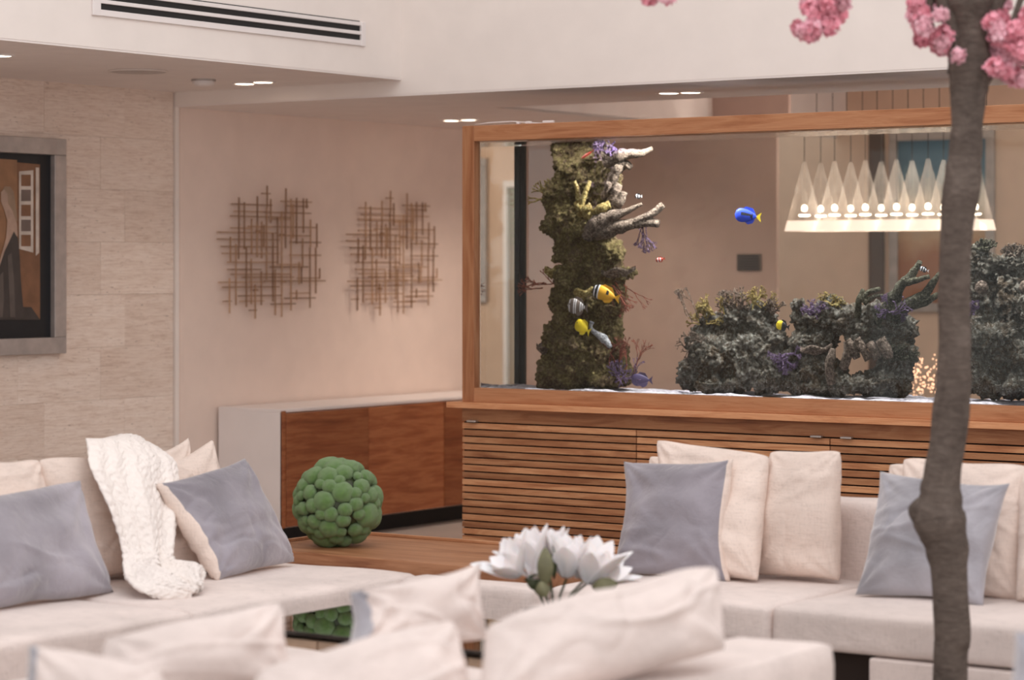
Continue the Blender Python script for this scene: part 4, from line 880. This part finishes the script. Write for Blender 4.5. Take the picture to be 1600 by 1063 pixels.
def magnolia(px, py, dY, size, tilt=(0, 0), opn=.5, n=8, seed=0, sty=False):
    rr = random.Random(seed); c = pY(px, py, FY+dY); ax = (Vector((0, 0, 1))+c2w(OX+tilt[0], OY-tilt[1]*.0)*1.0+Vector((ST*tilt[1], -CT*tilt[1], 0))).normalized()
    x = ax.orthogonal().normalized(); y = ax.cross(x)
    bm = bmesh.new(); lathe(bm, [(0, 0), (size*.13, size*.04), (size*.10, size*.12), (0, size*.25)], c, 12); bl = add('blossom', bm, M['stamen'] if sty else M['petal'], fa, smooth=True)
    for k in range(n):
        an = 2*math.pi*k/n*1.0+rr.uniform(-.2, .2); inner = k % 2; o_ = x*math.cos(an)+y*math.sin(an)
        bm = bmesh.new(); petal(bm, c+o_*size*.06, o_, ax, size*rr.uniform(.9, 1.15), size*rr.uniform(.50, .62), (opn*.55 if inner else opn)+rr.uniform(-.08, .08))
        pp = add('petal', bm, M['petal'], bl, smooth=True); md = pp.modifiers.new('t', 'SOLIDIFY'); md.thickness = .0015; m2 = pp.modifiers.new('s', 'SUBSURF'); m2.levels = m2.render_levels = 1
magnolia(812, 900, -.05, .125, (-.75, .35), .85, 9, 1)
magnolia(806, 880, .03, .085, (-.4, .4), .6, 8, 8)
magnolia(835, 893, .02, .145, (-.2, .1), .5, 9, 2)
magnolia(862, 878, .07, .125, (.02, 0), .36, 8, 3)
magnolia(885, 902, .0, .155, (.05, .15), .45, 9, 4, True)
magnolia(918, 912, -.02, .155, (.35, .15), .55, 9, 5, True)
magnolia(932, 912, .05, .125, (.95, .1), .75, 9, 6)
magnolia(905, 905, .08, .13, (.2, -.1), .5, 8, 9)
magnolia(845, 908, .0, .10, (-.3, .6), .7, 8, 7)
bm = bmesh.new()
for qx in (820, 840, 860, 885, 915, 925): tube(bm, [pY(qx, 905, FY), pY((qx+866)/2, 930, FY), Vector((fc.x, fc.y, TZ+.035))], [.004, .004, .004], 6)
tag(add('stem_bundle', bm, M['leafdk'], fa, smooth=True), kind='stuff')
for px, py, qx, qy, wd, mt, dY in ((852, 918, 852, 856, .052, 'leafback', -.1), (866, 905, 866, 846, .02, 'leafdk', -.02), (850, 915, 822, 905, .05, 'leafdk', -.04), (925, 918, 965, 912, .05, 'leafback', -.06), (860, 918, 836, 925, .05, 'leafback', -.1)):
    a_, b_ = pY(px, py, FY+dY), pY(qx, qy, FY+dY); d_ = b_-a_; tc_ = (CAMP-a_).normalized(); sd_ = d_.cross(tc_).normalized(); bm = bmesh.new(); rws = []
    for i in range(9):
        t = i/8; wv = wd/2*math.sin(math.pi*min(.99, t*.93+.04))**.8; cc = a_+d_*t+tc_*.02*math.sin(math.pi*t)
        rws.append([bm.verts.new(cc-sd_*wv+tc_*.004), bm.verts.new(cc), bm.verts.new(cc+sd_*wv+tc_*.004)])
    for r0_, r1_ in zip(rws, rws[1:]):
        for j in range(2): bm.faces.new((r0_[j], r0_[j+1], r1_[j+1], r1_[j]))
    lf = add('leaf', bm, M[mt], fa, smooth=True); md = lf.modifiers.new('t', 'SOLIDIFY'); md.thickness = .0015

# ------------------------------------------------------------------ blossom tree
TY = 8.0
tp0 = pY(1485, 1063, TY)
tree = thing('blossom_tree', (tp0.x, tp0.y, 0), 'artificial pink blossom tree with a crooked grey-brown trunk in front of the right sofa', 'tree')
prof = [(1484, 1500, 26), (1484, 1063, 27), (1488, 1000, 28), (1486, 950, 29), (1484, 900, 29), (1481, 870, 32), (1476, 838, 37), (1468, 808, 41), (1469, 780, 34), (1471, 750, 30), (1480, 700, 28), (1486, 650, 29), (1489, 600, 27.5), (1491, 550, 25), (1491, 500, 25), (1491, 450, 24.5), (1493, 400, 25), (1496, 350, 26), (1501, 300, 29), (1507, 250, 27), (1511, 200, 25), (1513, 150, 28), (1517, 110, 34), (1518, 80, 29), (1517, 50, 26), (1517, 20, 32), (1515, 0, 38), (1510, -30, 30), (1495, -70, 22), (1480, -120, 17)]
P = resample([tuple(map(float, a)) for a in prof], 4); bm = bmesh.new()
tube(bm, [pY(x, y, TY) for x, y, r in P], [r*TY/FPX for x, y, r in P], 28, True, .10, 2)
for v in bm.verts: v.co.z = max(.12, v.co.z)
add('trunk', bm, M['bark'], tree, smooth=True)
kn = bmesh.new(); bmesh.ops.create_icosphere(kn, subdivisions=3, radius=.035, matrix=Matrix.Translation(pY(1438, 800, TY))@Matrix.Diagonal((1, 1, 1.3, 1)))
for v in kn.verts: v.co += Vector(noise.noise_vector(v.co*30))*.006
add('knot', kn, M['bark'], tree, smooth=True)
def branch(pts, r0, r1):
    Q = resample([tuple(map(float, a)) for a in pts], 4); bm = bmesh.new(); n_ = len(Q)
    tube(bm, [pY(x, y, TY+d) for x, y, d in Q], [(r0+(r1-r0)*k/(n_-1))*TY/FPX for k in range(n_)], 12, True, .12, 5); add('branch', bm, M['bark'], tree, smooth=True)
branch([(1495, 115, 0), (1494, 60, 0), (1480, 20, 0), (1468, -25, .05), (1440, -80, .1), (1380, -140, .1)], 15, 11)
branch([(1530, 60, 0), (1548, 20, 0), (1562, -10, 0), (1600, -70, 0)], 20, 13)
branch([(1440, -80, .1), (1350, -90, 0), (1290, -40, 0), (1275, 0, 0)], 8, 3)
branch([(1350, -90, 0), (1200, -100, 0), (1080, -60, 0), (1035, -20, 0)], 6, 3)
branch([(1600, -70, 0), (1600, -20, -.1), (1580, 40, -.1)], 8, 4)
branch([(1468, -25, .05), (1452, 10, .05), (1458, 50, .05)], 8, 4)
bx_p = bmesh.new(); lathe(bx_p, [(0, 0), (.16, 0), (.20, .02), (.21, .22), (.19, .22), (.18, .12), (0, .12)], (tp0.x, tp0.y, 0), 32); add('planter', bx_p, M['white'], tree, smooth=True)
protoB = []
for s_ in range(4):
    rb = random.Random(60+s_); bm = bmesh.new()
    for k in range(90):
        d_ = Vector((rb.gauss(0, 1), rb.gauss(0, 1), rb.gauss(0, 1))).normalized(); c_ = d_*rb.uniform(.018, .036); ax = (d_+Vector((rb.gauss(0, .5), rb.gauss(0, .5), rb.gauss(0, .5)))).normalized(); x_ = ax.orthogonal().normalized(); y_ = ax.cross(x_); rr = rb.uniform(.009, .014)
        ce = bm.verts.new(c_-ax*.003); rim = [bm.verts.new(c_+(x_*math.cos(q)+y_*math.sin(q))*rr*(1+.25*math.cos(q*5))+ax*rb.uniform(-.002, .005)) for q in [2*math.pi*i/10 for i in range(10)]]
        for i in range(10): bm.faces.new((ce, rim[i], rim[(i+1) % 10]))
    protoB.append(bm)
RBm = random.Random(11)
spots = []
def cl(x, y, n, sx, sy): 
    for k in range(n): spots.append((x+RBm.uniform(-sx, sx), y+RBm.uniform(-sy, sy)))
cl(1290, 5, 8, 32, 14); cl(1285, 30, 5, 12, 10); cl(1270, 48, 5, 16, 8); cl(1247, 45, 3, 6, 6); cl(1290, 15, 4, 22, 12)
cl(1030, -6, 5, 16, 3)
cl(1450, 15, 8, 22, 16); cl(1455, 48, 7, 18, 14); cl(1480, 72, 6, 14, 10); cl(1436, 35, 3, 6, 8)
cl(1578, 20, 9, 30, 16); cl(1570, 55, 6, 22, 12); cl(1580, 85, 9, 24, 18); cl(1590, 112, 6, 18, 14); cl(1600, 60, 8, 12, 30); cl(1556, 42, 4, 8, 14); cl(1562, 100, 4, 8, 16); cl(1432, 20, 4, 8, 14); cl(1492, 85, 3, 8, 8)
cl(1300, -60, 14, 60, 30); cl(1450, -80, 16, 70, 40); cl(1600, -80, 16, 50, 40); cl(1120, -75, 10, 70, 20); cl(1500, -160, 16, 120, 30)
bobj = []
for k, (x, y) in enumerate(spots):
    p_ = pY(x, y, TY+RBm.uniform(-.12, .12)); s_ = k % 4
    if k < 4: o_ = add('blossom_cluster', protoB[k], M['pink'] if k % 2 else M['pink2'], tree, (0, 0, 0)); bobj.append(o_); o_.location = p_-WL[tree.name]; WL[o_.name] = p_
    else: o_ = copy_at(bobj[s_], tree, p_)
    o_.rotation_euler = (RBm.uniform(0, 6), RBm.uniform(0, 6), RBm.uniform(0, 6)); q_ = RBm.uniform(.55, .95); o_.scale = (q_, q_, q_)

# ------------------------------------------------------------------ near sofa, seen from behind and out of focus
NY = 6.3
ns = thing('near_sofa', c2w(.0, 5.6, 0), 'cream sofa closest to the camera seen from behind', 'sofa')
fc_ = pz(1208, 992, .60)
seat(ns, (fc_.x-.1, fc_.y-1.6, .1), (fc_.x+.20, fc_.y, .60), .035, .0, 31, 'arm')
seat(ns, (fc_.x-1.9, fc_.y-1.3, .2), (fc_.x-.1, fc_.y-.1, .44), .05, .02, 32)
bx('base_frame', (fc_.x-1.9, fc_.y-1.5, .05), (fc_.x+.1, fc_.y-.12, .2), M['cream'], ns, .01)
def fcu(name, pts, th, m, label, **k):
    P4 = [pY(x, y, Y) for x, y, Y in pts]; return cu(name, *P4, th, m, label, **k)
fcu('back_cushion', [(735, 1130, 5.75), (1135, 1010, 6.25), (1122, 880, 6.45), (755, 972, 5.95)], .20, 'cream', 'large out of focus cream cushion in the foreground below the magnolias', seed=41, pinch=.03, wr=.02)
fcu('throw_pillow', [(535, 1030, 6.5), (765, 1000, 6.8), (752, 878, 6.9), (548, 925, 6.6)], .14, ('cream', 'grey2'), 'out of focus pillow with a grey back edge left of the large foreground cushion', seed=42, pinch=.10, two=True, edge='L', ew=4, wr=.03)
fcu('back_cushion', [(370, 1180, 5.5), (745, 1120, 5.9), (715, 968, 6.1), (400, 1052, 5.7)], .20, 'cream', 'out of focus cream cushion at the bottom centre of the foreground', seed=43, pinch=.03, wr=.015)
fcu('back_cushion', [(130, 1130, 5.9), (462, 1075, 6.2), (446, 936, 6.3), (160, 995, 6.0)], .17, 'cream', 'out of focus cream cushion in the left foreground', seed=44, pinch=.05, wr=.02)
fcu('throw_pillow', [(10, 1160, 5.6), (330, 1170, 5.6), (250, 1035, 5.7), (48, 1005, 5.7)], .14, ('cream', 'grey2'), 'out of focus pillow in the bottom left corner of the foreground', seed=45, pinch=.10, two=True, edge='L', ew=4, wr=.02)
fcu('throw_pillow', [(1560, 1130, 5.6), (1800, 1130, 5.6), (1800, 1000, 5.7), (1590, 985, 5.7)], .14, 'grey2', 'out of focus grey pillow in the bottom right corner', seed=46, pinch=.08)
